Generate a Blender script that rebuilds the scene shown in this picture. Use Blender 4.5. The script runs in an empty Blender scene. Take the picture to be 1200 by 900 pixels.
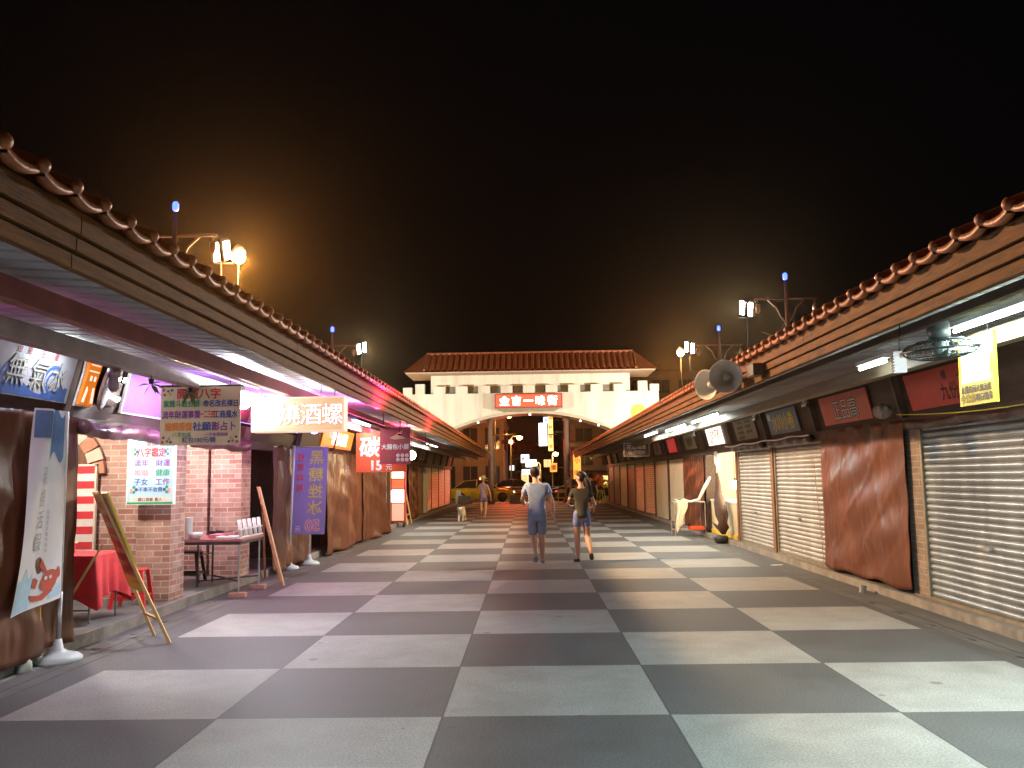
import bpy, bmesh, math, random
from mathutils import Vector, Matrix, Euler
random.seed(7)
PI = math.pi
scene = bpy.context.scene
COL = scene.collection
R = math.radians

# ------------------------------------------------------------------ materials
MATS = {}
def nodes_of(name):
    m = bpy.data.materials.new(name); m.use_nodes = True
    nt = m.node_tree; b = nt.nodes['Principled BSDF']
    MATS[name] = m
    return m, nt, b
def lk(nt, a, b): nt.links.new(a, b)
def mat(name, c1, c2=None, scale=6.0, rough=0.6, metal=0.0, bump=0.0, bscale=None, stretch=(1, 1, 1), detail=6.0, spec=0.5, coat=0.0, contrast=(0.35, 0.65), roughvar=0.1, ridged=False):
    if name in MATS: return MATS[name]
    m, nt, b = nodes_of(name); N = nt.nodes
    if c2 is None: c2 = tuple(x * 0.72 for x in c1)
    tc = N.new('ShaderNodeTexCoord'); mp = N.new('ShaderNodeMapping'); mp.inputs['Scale'].default_value = stretch
    lk(nt, tc.outputs['Object'], mp.inputs['Vector'])
    nz = N.new('ShaderNodeTexNoise'); nz.inputs['Scale'].default_value = scale; nz.inputs['Detail'].default_value = detail; nz.inputs['Roughness'].default_value = 0.62
    lk(nt, mp.outputs['Vector'], nz.inputs['Vector'])
    cr = N.new('ShaderNodeValToRGB'); e = cr.color_ramp.elements
    e[0].position = contrast[0]; e[0].color = (*c2, 1); e[1].position = contrast[1]; e[1].color = (*c1, 1)
    lk(nt, nz.outputs['Fac'], cr.inputs['Fac']); lk(nt, cr.outputs['Color'], b.inputs['Base Color'])
    mr = N.new('ShaderNodeMapRange'); mr.inputs['To Min'].default_value = max(0.02, rough - roughvar); mr.inputs['To Max'].default_value = min(1, rough + roughvar)
    lk(nt, nz.outputs['Fac'], mr.inputs['Value']); lk(nt, mr.outputs['Result'], b.inputs['Roughness'])
    b.inputs['Metallic'].default_value = metal
    b.inputs['Specular IOR Level'].default_value = spec
    b.inputs['Coat Weight'].default_value = coat
    if bump:
        n2 = N.new('ShaderNodeTexNoise'); n2.inputs['Scale'].default_value = bscale or scale * 3; n2.inputs['Detail'].default_value = 5
        if ridged: n2.noise_type = 'RIDGED_MULTIFRACTAL'; n2.inputs['Detail'].default_value = 2.5
        lk(nt, mp.outputs['Vector'], n2.inputs['Vector'])
        bp = N.new('ShaderNodeBump'); bp.inputs['Strength'].default_value = bump; bp.inputs['Distance'].default_value = 0.02
        lk(nt, n2.outputs['Fac'], bp.inputs['Height']); lk(nt, bp.outputs['Normal'], b.inputs['Normal'])
    return m
def emis(name, c, s, base=None):
    if name in MATS: return MATS[name]
    m, nt, b = nodes_of(name)
    b.inputs['Base Color'].default_value = (*(base or c), 1); b.inputs['Roughness'].default_value = 0.5
    b.inputs['Emission Color'].default_value = (*c, 1); b.inputs['Emission Strength'].default_value = s
    return m
def flat(name, c, rough=0.5, metal=0.0):
    if name in MATS: return MATS[name]
    return mat(name, c, tuple(x * 0.86 for x in c), scale=14, rough=rough, metal=metal)
def brick(name, c1, c2, mortar, sc=1.0):
    m, nt, b = nodes_of(name); N = nt.nodes
    uv = N.new('ShaderNodeTexCoord')
    bt = N.new('ShaderNodeTexBrick'); bt.inputs['Scale'].default_value = 1.0
    bt.inputs['Brick Width'].default_value = 0.215; bt.inputs['Row Height'].default_value = 0.075; bt.inputs['Mortar Size'].default_value = 0.008
    bt.inputs['Mortar Smooth'].default_value = 0.25; bt.inputs['Bias'].default_value = -0.1
    bt.inputs['Color1'].default_value = (*c1, 1); bt.inputs['Color2'].default_value = (*c2, 1); bt.inputs['Mortar'].default_value = (*mortar, 1)
    lk(nt, uv.outputs['UV'], bt.inputs['Vector'])
    nz = N.new('ShaderNodeTexNoise'); nz.inputs['Scale'].default_value = 5.0; nz.inputs['Detail'].default_value = 8
    lk(nt, uv.outputs['UV'], nz.inputs['Vector'])
    n3 = N.new('ShaderNodeTexNoise'); n3.inputs['Scale'].default_value = 60.0
    lk(nt, uv.outputs['UV'], n3.inputs['Vector'])
    mx = N.new('ShaderNodeMix'); mx.data_type = 'RGBA'; mx.blend_type = 'MULTIPLY'; mx.inputs['Factor'].default_value = 0.55
    cr = N.new('ShaderNodeValToRGB'); cr.color_ramp.elements[0].position = 0.3; cr.color_ramp.elements[0].color = (0.45, 0.42, 0.4, 1); cr.color_ramp.elements[1].position = 0.7
    lk(nt, nz.outputs['Fac'], cr.inputs['Fac'])
    lk(nt, bt.outputs['Color'], mx.inputs['A']); lk(nt, cr.outputs['Color'], mx.inputs['B']); lk(nt, mx.outputs['Result'], b.inputs['Base Color'])
    b.inputs['Roughness'].default_value = 0.85
    ad = N.new('ShaderNodeMath'); ad.operation = 'MULTIPLY_ADD'; ad.inputs[1].default_value = -1.0
    lk(nt, bt.outputs['Fac'], ad.inputs[0])
    sm = N.new('ShaderNodeMath'); sm.operation = 'MULTIPLY'; sm.inputs[1].default_value = 0.35; lk(nt, n3.outputs['Fac'], sm.inputs[0]); lk(nt, sm.outputs[0], ad.inputs[2])
    bp = N.new('ShaderNodeBump'); bp.inputs['Strength'].default_value = 0.7; bp.inputs['Distance'].default_value = 0.012
    lk(nt, ad.outputs[0], bp.inputs['Height']); lk(nt, bp.outputs['Normal'], b.inputs['Normal'])
    return m

# ------------------------------------------------------------------ text glyphs
TXT = {}
def glyphs(s, off=0.0):
    k = (s, off)
    if k in TXT: return TXT[k]
    c = bpy.data.curves.new('lettering', 'FONT'); c.body = s; c.offset = off; c.resolution_u = 2
    o = bpy.data.objects.new('lettering', c); COL.objects.link(o)
    dg = bpy.context.evaluated_depsgraph_get()
    me = bpy.data.meshes.new_from_object(o.evaluated_get(dg))
    vs = [v.co.copy() for v in me.vertices]; fs = [tuple(p.vertices) for p in me.polygons]
    bpy.data.objects.remove(o); bpy.data.curves.remove(c); bpy.data.meshes.remove(me)
    if vs:
        x0 = min(v.x for v in vs); x1 = max(v.x for v in vs); y0 = min(v.y for v in vs); y1 = max(v.y for v in vs)
    else: x0 = x1 = y0 = y1 = 0
    TXT[k] = (vs, fs, x0, x1, y0, y1)
    return TXT[k]

# ------------------------------------------------------------------ mesh builder
I4 = Matrix.Identity(4)
class MB:
    def __init__(s, uv=False, smooth=False): s.v = []; s.f = []; s.mi = []; s.uv = uv; s.smooth = smooth
    def add(s, vs, fs, m=0, M=None):
        o = len(s.v)
        s.v += [tuple(M @ Vector(v)) if M else tuple(v) for v in vs]
        for f in fs: s.f.append(tuple(i + o for i in f)); s.mi.append(m)
        return s
    def box(s, x0, x1, y0, y1, z0, z1, m=0, M=None):
        vs = [(x0, y0, z0), (x1, y0, z0), (x1, y1, z0), (x0, y1, z0), (x0, y0, z1), (x1, y0, z1), (x1, y1, z1), (x0, y1, z1)]
        return s.add(vs, [(0, 3, 2, 1), (4, 5, 6, 7), (0, 1, 5, 4), (1, 2, 6, 5), (2, 3, 7, 6), (3, 0, 4, 7)], m, M)
    def bar(s, p, q, w, h=None, m=0, up=(0, 0, 1), M=None):
        p = Vector(p); q = Vector(q); d = (q - p); L = d.length; d.normalize(); u = Vector(up)
        if abs(d.dot(u)) > 0.98: u = Vector((0, 1, 0))
        a = d.cross(u).normalized(); b = a.cross(d)
        T = Matrix.Translation(p) @ Matrix((a, d, b)).transposed().to_4x4()
        h = h or w
        return s.box(-w / 2, w / 2, 0, L, -h / 2, h / 2, m, (M @ T) if M else T)
    def tube(s, pts, r, seg=8, m=0, caps=True, M=None):
        pts = [Vector(p) for p in pts]; n = len(pts); rs = r if isinstance(r, (list, tuple)) else [r] * n
        vs = []; prev = None
        for i, p in enumerate(pts):
            d = (pts[min(i + 1, n - 1)] - pts[max(i - 1, 0)])
            if d.length < 1e-9: d = Vector((0, 0, 1))
            d.normalize()
            if prev is None:
                u = Vector((0, 0, 1)) if abs(d.z) < 0.9 else Vector((1, 0, 0)); a = d.cross(u).normalized()
            else:
                a = (prev - d * prev.dot(d)); a = a.normalized() if a.length > 1e-6 else d.orthogonal().normalized()
            prev = a; b = d.cross(a)
            for k in range(seg):
                t = 2 * PI * k / seg; vs.append(p + (a * math.cos(t) + b * math.sin(t)) * rs[i])
        fs = [(i * seg + k, i * seg + (k + 1) % seg, (i + 1) * seg + (k + 1) % seg, (i + 1) * seg + k) for i in range(n - 1) for k in range(seg)]
        if caps: fs += [tuple(range(seg))[::-1], tuple((n - 1) * seg + k for k in range(seg))]
        return s.add(vs, fs, m, M)
    def lathe(s, prof, seg=16, m=0, M=None, cap0=True, cap1=True):
        vs = []; n = len(prof)
        for r, z in prof:
            for k in range(seg): t = 2 * PI * k / seg; vs.append((r * math.cos(t), r * math.sin(t), z))
        fs = [(i * seg + k, i * seg + (k + 1) % seg, (i + 1) * seg + (k + 1) % seg, (i + 1) * seg + k) for i in range(n - 1) for k in range(seg)]
        if cap0: fs.append(tuple(range(seg))[::-1])
        if cap1: fs.append(tuple((n - 1) * seg + k for k in range(seg)))
        return s.add(vs, fs, m, M)
    def grid(s, fn, nu, nv, m=0, M=None):
        vs = [fn(i / nu, j / nv) for i in range(nu + 1) for j in range(nv + 1)]
        fs = [(i * (nv + 1) + j, (i + 1) * (nv + 1) + j, (i + 1) * (nv + 1) + j + 1, i * (nv + 1) + j + 1) for i in range(nu) for j in range(nv)]
        return s.add(vs, fs, m, M)
    def prism(s, poly, t, m=0, M=None):
        n = len(poly); vs = [(x, y, 0) for x, y in poly] + [(x, y, t) for x, y in poly]
        fs = [tuple(range(n))[::-1], tuple(range(n, 2 * n))] + [(i, (i + 1) % n, n + (i + 1) % n, n + i) for i in range(n)]
        return s.add(vs, fs, m, M)
    def text(s, t, cx, cy, h, m, M, z=0.004, off=0.012, wmax=None, mirror=False, shear=0.0):
        vs, fs, x0, x1, y0, y1 = glyphs(t, 0.0)
        if not vs: return s
        k = h / 0.93; w = (x1 - x0) * k; kx = k
        if wmax and w > wmax: kx = k * wmax / w
        mx, my = (x0 + x1) / 2, (y0 + y1) / 2
        sg = -1 if mirror else 1
        n = 1 if off < .006 else 4 if off < .035 else 8          # heavier strokes: the glyph laid several times, a hair apart
        for q in range(n):
            a = 2 * PI * (q + .5) / n; r = off * k if n > 1 else 0.0; dx, dy = r * math.cos(a), r * math.sin(a)
            s.add([(cx + dx + sg * ((v.x - mx) * kx + shear * (v.y - my) * k), cy + dy + (v.y - my) * k, z + .0003 * q) for v in vs], fs, m, M)
        return s
    def vtext(s, t, cx, ytop, h, pitch, m, M, **kw):
        for i, ch in enumerate(t): s.text(ch, cx, ytop - h / 2 - i * pitch, h, m, M, **kw)
        return s
    def build(s, name, mats, parent=None, bevel=0.0, smooth=None, loc=None):
        me = bpy.data.meshes.new(name); vs = s.v
        off = Vector((0, 0, 0))
        if parent is not None: off = parent_world(parent)
        elif loc is not None: off = Vector(loc)
        me.from_pydata([(v[0] - off.x, v[1] - off.y, v[2] - off.z) for v in vs], [], s.f)
        mats = mats if isinstance(mats, (list, tuple)) else [mats]
        for m in mats: me.materials.append(m)
        if len(mats) > 1: me.polygons.foreach_set('material_index', s.mi)
        sm = s.smooth if smooth is None else smooth
        if sm: me.polygons.foreach_set('use_smooth', [True] * len(me.polygons))
        if s.uv:
            ul = me.uv_layers.new(name='uv'); buf = []
            for p in me.polygons:
                n = p.normal; ax = max(range(3), key=lambda i: abs(n[i]))
                for vi in p.vertices:
                    x, y, z = vs[vi]
                    buf += [(y, z), (x, z), (x, y)][ax]
            ul.data.foreach_set('uv', buf)
        me.update()
        o = bpy.data.objects.new(name, me); COL.objects.link(o)
        if parent is not None: o.parent = parent
        else: o.location = off
        if bevel:
            b = o.modifiers.new('edge', 'BEVEL'); b.width = bevel; b.segments = 2; b.limit_method = 'ANGLE'; b.angle_limit = R(40)
        return o
def parent_world(o):
    v = Vector((0, 0, 0))
    while o is not None: v = v + o.location; o = o.parent
    return v
def tag(o, label, cat, group=None):
    o['label'] = label; o['category'] = cat
    if group: o['group'] = group
    return o
def thing(name, loc, label, cat, group=None):
    o = bpy.data.objects.new(name, None); COL.objects.link(o); o.location = loc; o.empty_display_size = 0.2
    return tag(o, label, cat, group)
def struct(o): o['kind'] = 'structure'; return o
def dup(root, shift, label, group=None):
    def cp(o, par):
        c = o.copy(); COL.objects.link(c); c.parent = par
        for ch in list(o.children): cp(ch, c)
        return c
    r = cp(root, None); r.location = Vector(root.location) + Vector(shift); r['label'] = label
    if group: r['group'] = group
    return r
def frame(o, xd, up=(0, 0, 1)):
    xd = Vector(xd).normalized(); up = Vector(up); up = (up - xd * up.dot(xd)).normalized(); n = xd.cross(up)
    return Matrix.Translation(Vector(o)) @ Matrix((xd, up, n)).transposed().to_4x4()
CAMF = lambda x, y, z: frame((x, y, z), (1, 0, 0))          # faces the camera (-Y)
LF = lambda x, y, z, t=0.0: frame((x, y, z), (0, 1, 0), (t, 0, 1))     # on the left wall, faces +X
RF = lambda x, y, z, t=0.0: frame((x, y, z), (0, -1, 0), (-t, 0, 1))   # on the right wall, faces -X

# palette
UNLIT = mat('unlit_black', (.006, .006, .006), (.004, .004, .004), 8, .9, spec=.05)  # near-black: the unlit look of the poles is put into the colour
TILE = mat('glazed_roof_tile', (.40, .135, .045), (.21, .065, .025), 3, .43, bump=.15, bscale=20, stretch=(1, 2, 1))
FASC = mat('fascia_wood', (.20, .092, .031), (.072, .032, .013), 4, .7, spec=.12, bump=.4, stretch=(6, .7, 6), contrast=(.32, .66))
SOFF = mat('soffit_sheet', (.50, .51, .53), (.32, .33, .36), 2, .58, metal=.1)
BEAMR = mat('maroon_steel', (.34, .10, .09), (.22, .06, .055), 3, .5)
BEAMP = mat('pale_steel', (.46, .39, .36), (.32, .26, .24), 3, .5)
DWOOD = mat('dark_wood', (.10, .058, .04), (.05, .028, .02), 5, .6, bump=.2, stretch=(4, .6, 4))
BWOOD = mat('brown_wood', (.26, .12, .06), (.15, .065, .035), 5, .5, bump=.2, stretch=(5, 5, .7))
YWOOD = mat('easel_wood', (.62, .42, .16), (.45, .28, .09), 6, .5, stretch=(4, 4, .6))
PALEW = mat('pale_wood', (.55, .36, .2), (.4, .25, .13), 6, .55, stretch=(4, 4, .6))
TARP = mat('brown_vinyl', (.135, .047, .021), (.085, .028, .013), 2.2, .42, bump=1.0, bscale=6.5, spec=.32, stretch=(1, 1, .45), ridged=True)
TARPD = mat('dark_vinyl', (.075, .035, .03), (.045, .02, .018), 3, .34, bump=.5, bscale=10, spec=.6)
SHUT = mat('cream_shutter', (.42, .41, .385), (.27, .262, .245), 2.6, .38, metal=.3, stretch=(1, 1, .25), bump=.12, bscale=3)
SHUTG = mat('galvanised_shutter', (.32, .35, .37), (.18, .20, .215), 2.2, .34, metal=.5, stretch=(1, 1, .25), bump=.12, bscale=3)
CREAM = mat('cream_board', (.62, .56, .40), (.54, .48, .33), 1.2, .5)
CONC = mat('pale_concrete', (.27, .25, .22), (.15, .14, .13), 4, .85, bump=.3, bscale=40)
WHITEP = mat('white_plaster', (.78, .74, .64), (.58, .545, .46), 1.1, .8, bump=.2, bscale=30, stretch=(1.6, 1.6, .22), contrast=(.28, .55))
STEEL = mat('grey_steel', (.42, .42, .41), (.3, .3, .29), 8, .4, metal=.6)
BLACKM = mat('black_metal', (.03, .03, .032), (.018, .018, .02), 8, .45)
WHITE = mat('white_paint', (.78, .78, .76), (.7, .7, .68), 5, .45)
RED = mat('red_plastic', (.62, .03, .035), (.5, .02, .025), 3, .35)
REDC = mat('red_cloth', (.66, .03, .04), (.5, .02, .03), 4, .75, bump=.3)
BRICK = brick('red_brick', (.36, .16, .12), (.56, .35, .27), (.54, .49, .43))
INK = flat('black_ink', (.02, .02, .022)); BLUEI = flat('blue_ink', (.03, .08, .32)); REDI = flat('red_ink', (.62, .02, .05)); GREENI = flat('green_ink', (.02, .3, .14))
PURPI = flat('purple_ink', (.22, .04, .30)); ORNI = flat('orange_ink', (.85, .28, .03)); YELI = flat('yellow_ink', (.85, .68, .06)); PINKI = flat('pink_ink', (.85, .30, .38)); WHITEI = flat('white_ink', (.82, .82, .8))

# ------------------------------------------------------------------ render, camera, world
def setup():
    scene.render.engine = 'CYCLES'
    vs = scene.view_settings; vs.view_transform = 'Standard'; vs.look = 'None'; vs.gamma = 1; vs.exposure = 0; vs.use_curve_mapping = False
    w = bpy.data.worlds.new('World'); scene.world = w; w.use_nodes = True
    nt = w.node_tree; bg = nt.nodes['Background']
    sky = nt.nodes.new('ShaderNodeTexSky'); sky.sky_type = 'NISHITA'; sky.sun_disc = False; sky.sun_elevation = R(-7); sky.sun_rotation = R(200)
    mx = nt.nodes.new('ShaderNodeMix'); mx.data_type = 'RGBA'; mx.blend_type = 'ADD'; mx.inputs['Factor'].default_value = 1
    mx.inputs['B'].default_value = (.005, .0045, .0055, 1)
    nt.links.new(sky.outputs['Color'], mx.inputs['A']); nt.links.new(mx.outputs['Result'], bg.inputs['Color'])
    bg.inputs['Strength'].default_value = .15
    cam = bpy.data.cameras.new('camera'); co = bpy.data.objects.new('camera', cam); COL.objects.link(co); scene.camera = co
    cam.sensor_width = 36; cam.lens = 1004.24 / 1200 * 36; cam.clip_end = 3000; cam.clip_start = .05
    p, y, r = .10852, .01748, .01453
    fw = Vector((-math.sin(y) * math.cos(p), math.cos(y) * math.cos(p), math.sin(p))); rt = Vector((math.cos(y), math.sin(y), 0)); up = rt.cross(fw)
    r2 = rt * math.cos(r) - up * math.sin(r); u2 = rt * math.sin(r) + up * math.cos(r)
    co.matrix_world = Matrix.Translation((0, 0, 1.6)) @ Matrix((r2, u2, -fw)).transposed().to_4x4()
    scene.cycles.use_denoising = True; scene.cycles.max_bounces = 6; scene.cycles.diffuse_bounces = 3; scene.cycles.glossy_bounces = 3
    scene.cycles.transmission_bounces = 4; scene.cycles.volume_bounces = 0; scene.cycles.sample_clamp_indirect = 6
    scene.cycles.caustics_reflective = False; scene.cycles.caustics_refractive = False
setup()
def lamp(kind, loc, P, c, radius=.08, aim=None, size=None, spot=None, blend=.5, parent=None, name='lamp'):
    d = bpy.data.lights.new(name, kind); d.energy = P; d.color = c
    if kind == 'AREA': d.shape = 'RECTANGLE'; d.size, d.size_y = size
    else: d.shadow_soft_size = radius
    if kind == 'SPOT': d.spot_size = R(spot or 120); d.spot_blend = blend
    o = bpy.data.objects.new(name, d); COL.objects.link(o)
    base = parent_world(parent) if parent is not None else Vector((0, 0, 0))
    o.location = Vector(loc) - base
    if parent is not None: o.parent = parent
    if aim is not None:
        v = Vector(aim) - Vector(loc); o.rotation_euler = v.to_track_quat('-Z', 'Y').to_euler()
    return o
# ------------------------------------------------------------------ ground
def paving_mat():
    m, nt, b = nodes_of('checker_paving'); N = nt.nodes
    tc = N.new('ShaderNodeTexCoord'); sp = N.new('ShaderNodeSeparateXYZ'); lk(nt, tc.outputs['Object'], sp.inputs['Vector'])
    def mth(op, a, bb=None, c=None):
        n = N.new('ShaderNodeMath'); n.operation = op
        for i, v in enumerate((a, bb, c)):
            if v is None: continue
            if isinstance(v, (int, float)): n.inputs[i].default_value = v
            else: lk(nt, v, n.inputs[i])
        return n.outputs[0]
    W = 1.53525; X0 = -.60707; Y0 = 5.9858
    wob = N.new('ShaderNodeTexNoise'); wob.inputs['Scale'].default_value = 9; wob.inputs['Detail'].default_value = 4; lk(nt, tc.outputs['Object'], wob.inputs['Vector'])
    jit = mth('MULTIPLY', mth('SUBTRACT', wob.outputs['Fac'], .5), .005)
    u = mth('ADD', jit, mth('DIVIDE', mth('SUBTRACT', sp.outputs['X'], X0), W)); v = mth('SUBTRACT', mth('DIVIDE', mth('SUBTRACT', sp.outputs['Y'], Y0), W), jit)
    fu = mth('FLOOR', u); fv = mth('FLOOR', v)
    par = mth('FLOORED_MODULO', mth('ADD', fu, fv), 2)
    light = mth('SUBTRACT', 1, par)
    inside = mth('MULTIPLY', mth('GREATER_THAN', sp.outputs['X'], X0 - 2 * W), mth('LESS_THAN', sp.outputs['X'], X0 + 3 * W))
    light = mth('MULTIPLY', light, inside)
    def edge(t): 
        f = mth('FRACT', t); return mth('LESS_THAN', mth('MINIMUM', f, mth('SUBTRACT', 1, f)), .0045)
    seam = mth('MULTIPLY', mth('MAXIMUM', edge(u), mth('MULTIPLY', edge(v), .4)), inside)
    def noise(sc, det, stretch=None):
        n = N.new('ShaderNodeTexNoise'); n.inputs['Scale'].default_value = sc; n.inputs['Detail'].default_value = det; n.inputs['Roughness'].default_value = .65
        lk(nt, tc.outputs['Object'], n.inputs['Vector']); return n.outputs['Fac']
    def ramp(f, p0, c0, p1, c1):
        r = N.new('ShaderNodeValToRGB'); e = r.color_ramp.elements; e[0].position = p0; e[0].color = (*c0, 1); e[1].position = p1; e[1].color = (*c1, 1)
        lk(nt, f, r.inputs['Fac']); return r.outputs['Color']
    def mix(f, a, bb, bt='MIX'):
        x = N.new('ShaderNodeMix'); x.data_type = 'RGBA'; x.blend_type = bt
        for k, vv in (('Factor', f), ('A', a), ('B', bb)):
            if isinstance(vv, float): x.inputs[k].default_value = vv
            elif isinstance(vv, tuple): x.inputs[k].default_value = (*vv, 1)
            else: lk(nt, vv, x.inputs[k])
        return x.outputs['Result']
    fine = noise(70, 9); mid = noise(2.3, 8); big = noise(.35, 4)
    cl = ramp(fine, .38, (.225, .227, .225), .62, (.42, .422, .415)); cd = ramp(fine, .38, (.062, .064, .069), .62, (.135, .137, .143))
    col = mix(light, cd, cl)
    col = mix(.75, col, ramp(mid, .34, (.70, .69, .68), .60, (1, 1, 1)), 'MULTIPLY')
    col = mix(.6, col, ramp(big, .35, (.78, .77, .76), .65, (1, 1, 1)), 'MULTIPLY')
    vo = N.new('ShaderNodeTexVoronoi'); vo.inputs['Scale'].default_value = 2.6; lk(nt, tc.outputs['Object'], vo.inputs['Vector'])
    wn = N.new('ShaderNodeSeparateColor'); lk(nt, vo.outputs['Color'], wn.inputs['Color'])
    spot = mth('MULTIPLY', mth('LESS_THAN', vo.outputs['Distance'], mth('MULTIPLY', wn.outputs[0], .12)), mth('GREATER_THAN', wn.outputs[1], .3))
    col = mix(mth('MULTIPLY', spot, .6), col, (.075, .068, .062))
    col = mix(mth('MULTIPLY', seam, .75), col, (.03, .03, .03))
    lk(nt, col, b.inputs['Base Color'])
    mr = N.new('ShaderNodeMapRange'); mr.inputs['To Min'].default_value = .5; mr.inputs['To Max'].default_value = .78; lk(nt, mid, mr.inputs['Value']); lk(nt, mr.outputs['Result'], b.inputs['Roughness'])
    bp = N.new('ShaderNodeBump'); bp.inputs['Strength'].default_value = .25; bp.inputs['Distance'].default_value = .006; lk(nt, fine, bp.inputs['Height']); lk(nt, bp.outputs['Normal'], b.inputs['Normal'])
    return m
ASPH = mat('asphalt', (.055, .055, .057), (.035, .035, .037), 30, .7, bump=.4, bscale=120)
b = MB(); b.add([(-900, -900, -.03), (900, -900, -.03), (900, 900, -.03), (-900, 900, -.03)], [(0, 1, 2, 3)]); struct(b.build('ground', ASPH))
b = MB(); b.add([(-4.42, -8, 0), (4.6, -8, 0), (4.6, 52.5, 0), (-4.42, 52.5, 0)], [(0, 1, 2, 3)]); struct(b.build('paving', paving_mat()))
GREYS = mat('grey_stone', (.17, .168, .165), (.11, .108, .105), 3, .7, bump=.3, bscale=60)
b = MB(); b.box(-9, -4.42, -8, 52.5, -.02, .12); b.box(-4.46, -4.416, -8, 52.5, .0, .124, 1); struct(b.build('left_walkway', [GREYS, CONC]))
b = MB(); b.box(4.6, 9, -8, 52.5, -.02, .10); b.box(4.597, 4.66, -8, 52.5, .0, .103, 1); struct(b.build('right_walkway', [GREYS, CONC]))
b = MB(); b.box(-14, 16, 52.5, 56.4, -.02, .015); struct(b.build('pavement', mat('pale_paving', (.42, .38, .28), (.3, .27, .2), 2, .7)))
b = MB()
for y in (55.9, 63.2): b.box(-60, 60, y, y + .15, -.02, .006)
b.box(-60, 60, 59.7, 59.85, -.02, .006); struct(b.build('road_marking', flat('road_paint', (.6, .58, .5), .6)))
# drain gutter with slots each side
for nm, x in (('left_drain', -4.12), ('right_drain', 4.28)):
    b = MB(); b.box(x - .15, x + .15, -8, 52.4, -.01, .004); y = 2.0
    while y < 30:
        b.box(x - .11, x - .07, y, y + .09, .0, .0065, 1); y += .8
    b.box(x - .005, x + .005, -8, 52.4, 0, .0062, 1)
    struct(b.build(nm, [mat('drain_concrete', (.13, .128, .126), (.085, .084, .083), 3, .75, bump=.3, bscale=50), INK]))

# ------------------------------------------------------------------ market arcades
def shutter_mesh(x, y0, y1, z0, z1, s, pitch=.078):
    b = MB(smooth=True); z = z0
    prof = [(0, 0), (.012, .12), (.021, .35), (.021, .6), (.012, .85), (-.004, .97)]
    while z < z1 - .01:
        for (a, c), (a2, c2) in zip(prof, prof[1:]): pass
        vs = []
        for a, c in prof:
            zz = min(z + c * pitch, z1); vs += [(x - s * a, y0, zz), (x - s * a, y1, zz)]
        b.add(vs, [(2 * i, 2 * i + 1, 2 * i + 3, 2 * i + 2) for i in range(len(prof) - 1)]); z += pitch
    return b
def roof_mesh(s, de, y0, y1):
    b = MB(smooth=True); P = .285; n = int((y1 - y0) / P); NS = 9; run = 4.1; rise = 1.75; r = .036
    cs = []
    for i in range(n):
        yc = y0 + i * P
        for k in range(7): t = PI * k / 6; cs.append((yc - r * math.cos(t), r * math.sin(t)))
        for k in range(1, 4): u = k / 4; cs.append((yc + r + u * (P - 2 * r), -.035 * math.sin(PI * u)))
    rows = []
    for j in range(NS):
        t0, t1 = j / NS, (j + 1) / NS
        rows += [(t0, .018), (t1 - .002, 0.0)]
    vs = []; m = len(cs)
    for t, dz in rows: vs += [(s * (de - .07 + run * t), y, 3.015 + rise * t + h + dz) for y, h in cs]
    fs = [(j * m + i, j * m + i + 1, (j + 1) * m + i + 1, (j + 1) * m + i) for j in range(len(rows) - 1) for i in range(m - 1)]
    b.add(vs, fs)
    # rounded cap ends and drip lips along the eave
    for i in range(n):
        yc = y0 + i * P; x = s * (de - .085)
        M = Matrix.Translation((x, yc, 3.03)) @ Matrix.Rotation(s * -PI / 2, 4, 'Y')
        b.lathe([(.036, -.03), (.0375, .0), (.033, .016), (.019, .027), (.001, .031)], 10, 0, M)
        lip = []
        K = 6
        for k in range(K + 1): u = k / K; lip.append((yc + r * .6 + u * (P - 1.2 * r), 3.022 - .026 * math.sin(PI * u) ** .7, 3.022 - .03 * math.sin(PI * u) ** .7 - .036))
        v2 = [];
        for y, za, zb in lip: v2 += [(x, y, za), (x, y, zb), (x + s * .05, y, za), (x + s * .05, y, zb)]
        f2 = []
        for k in range(K):
            a = 4 * k; c = a + 4; f2 += [(a, c, c + 1, a + 1), (a + 2, a + 3, c + 3, c + 2), (a, a + 2, c + 2, c), (a + 1, c + 1, c + 3, a + 3)]
        b.add(v2, f2)
    xr = s * (de + run - .07); zr = 3.015 + rise
    b.tube([(xr, y0, zr + .05), (xr, y1, zr + .05)], .12, 10)
    b.add([(xr, y0, zr), (xr, y1, zr), (xr + s * run, y1, zr - rise), (xr + s * run, y0, zr - rise)], [(0, 1, 2, 3)])
    return b
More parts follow.
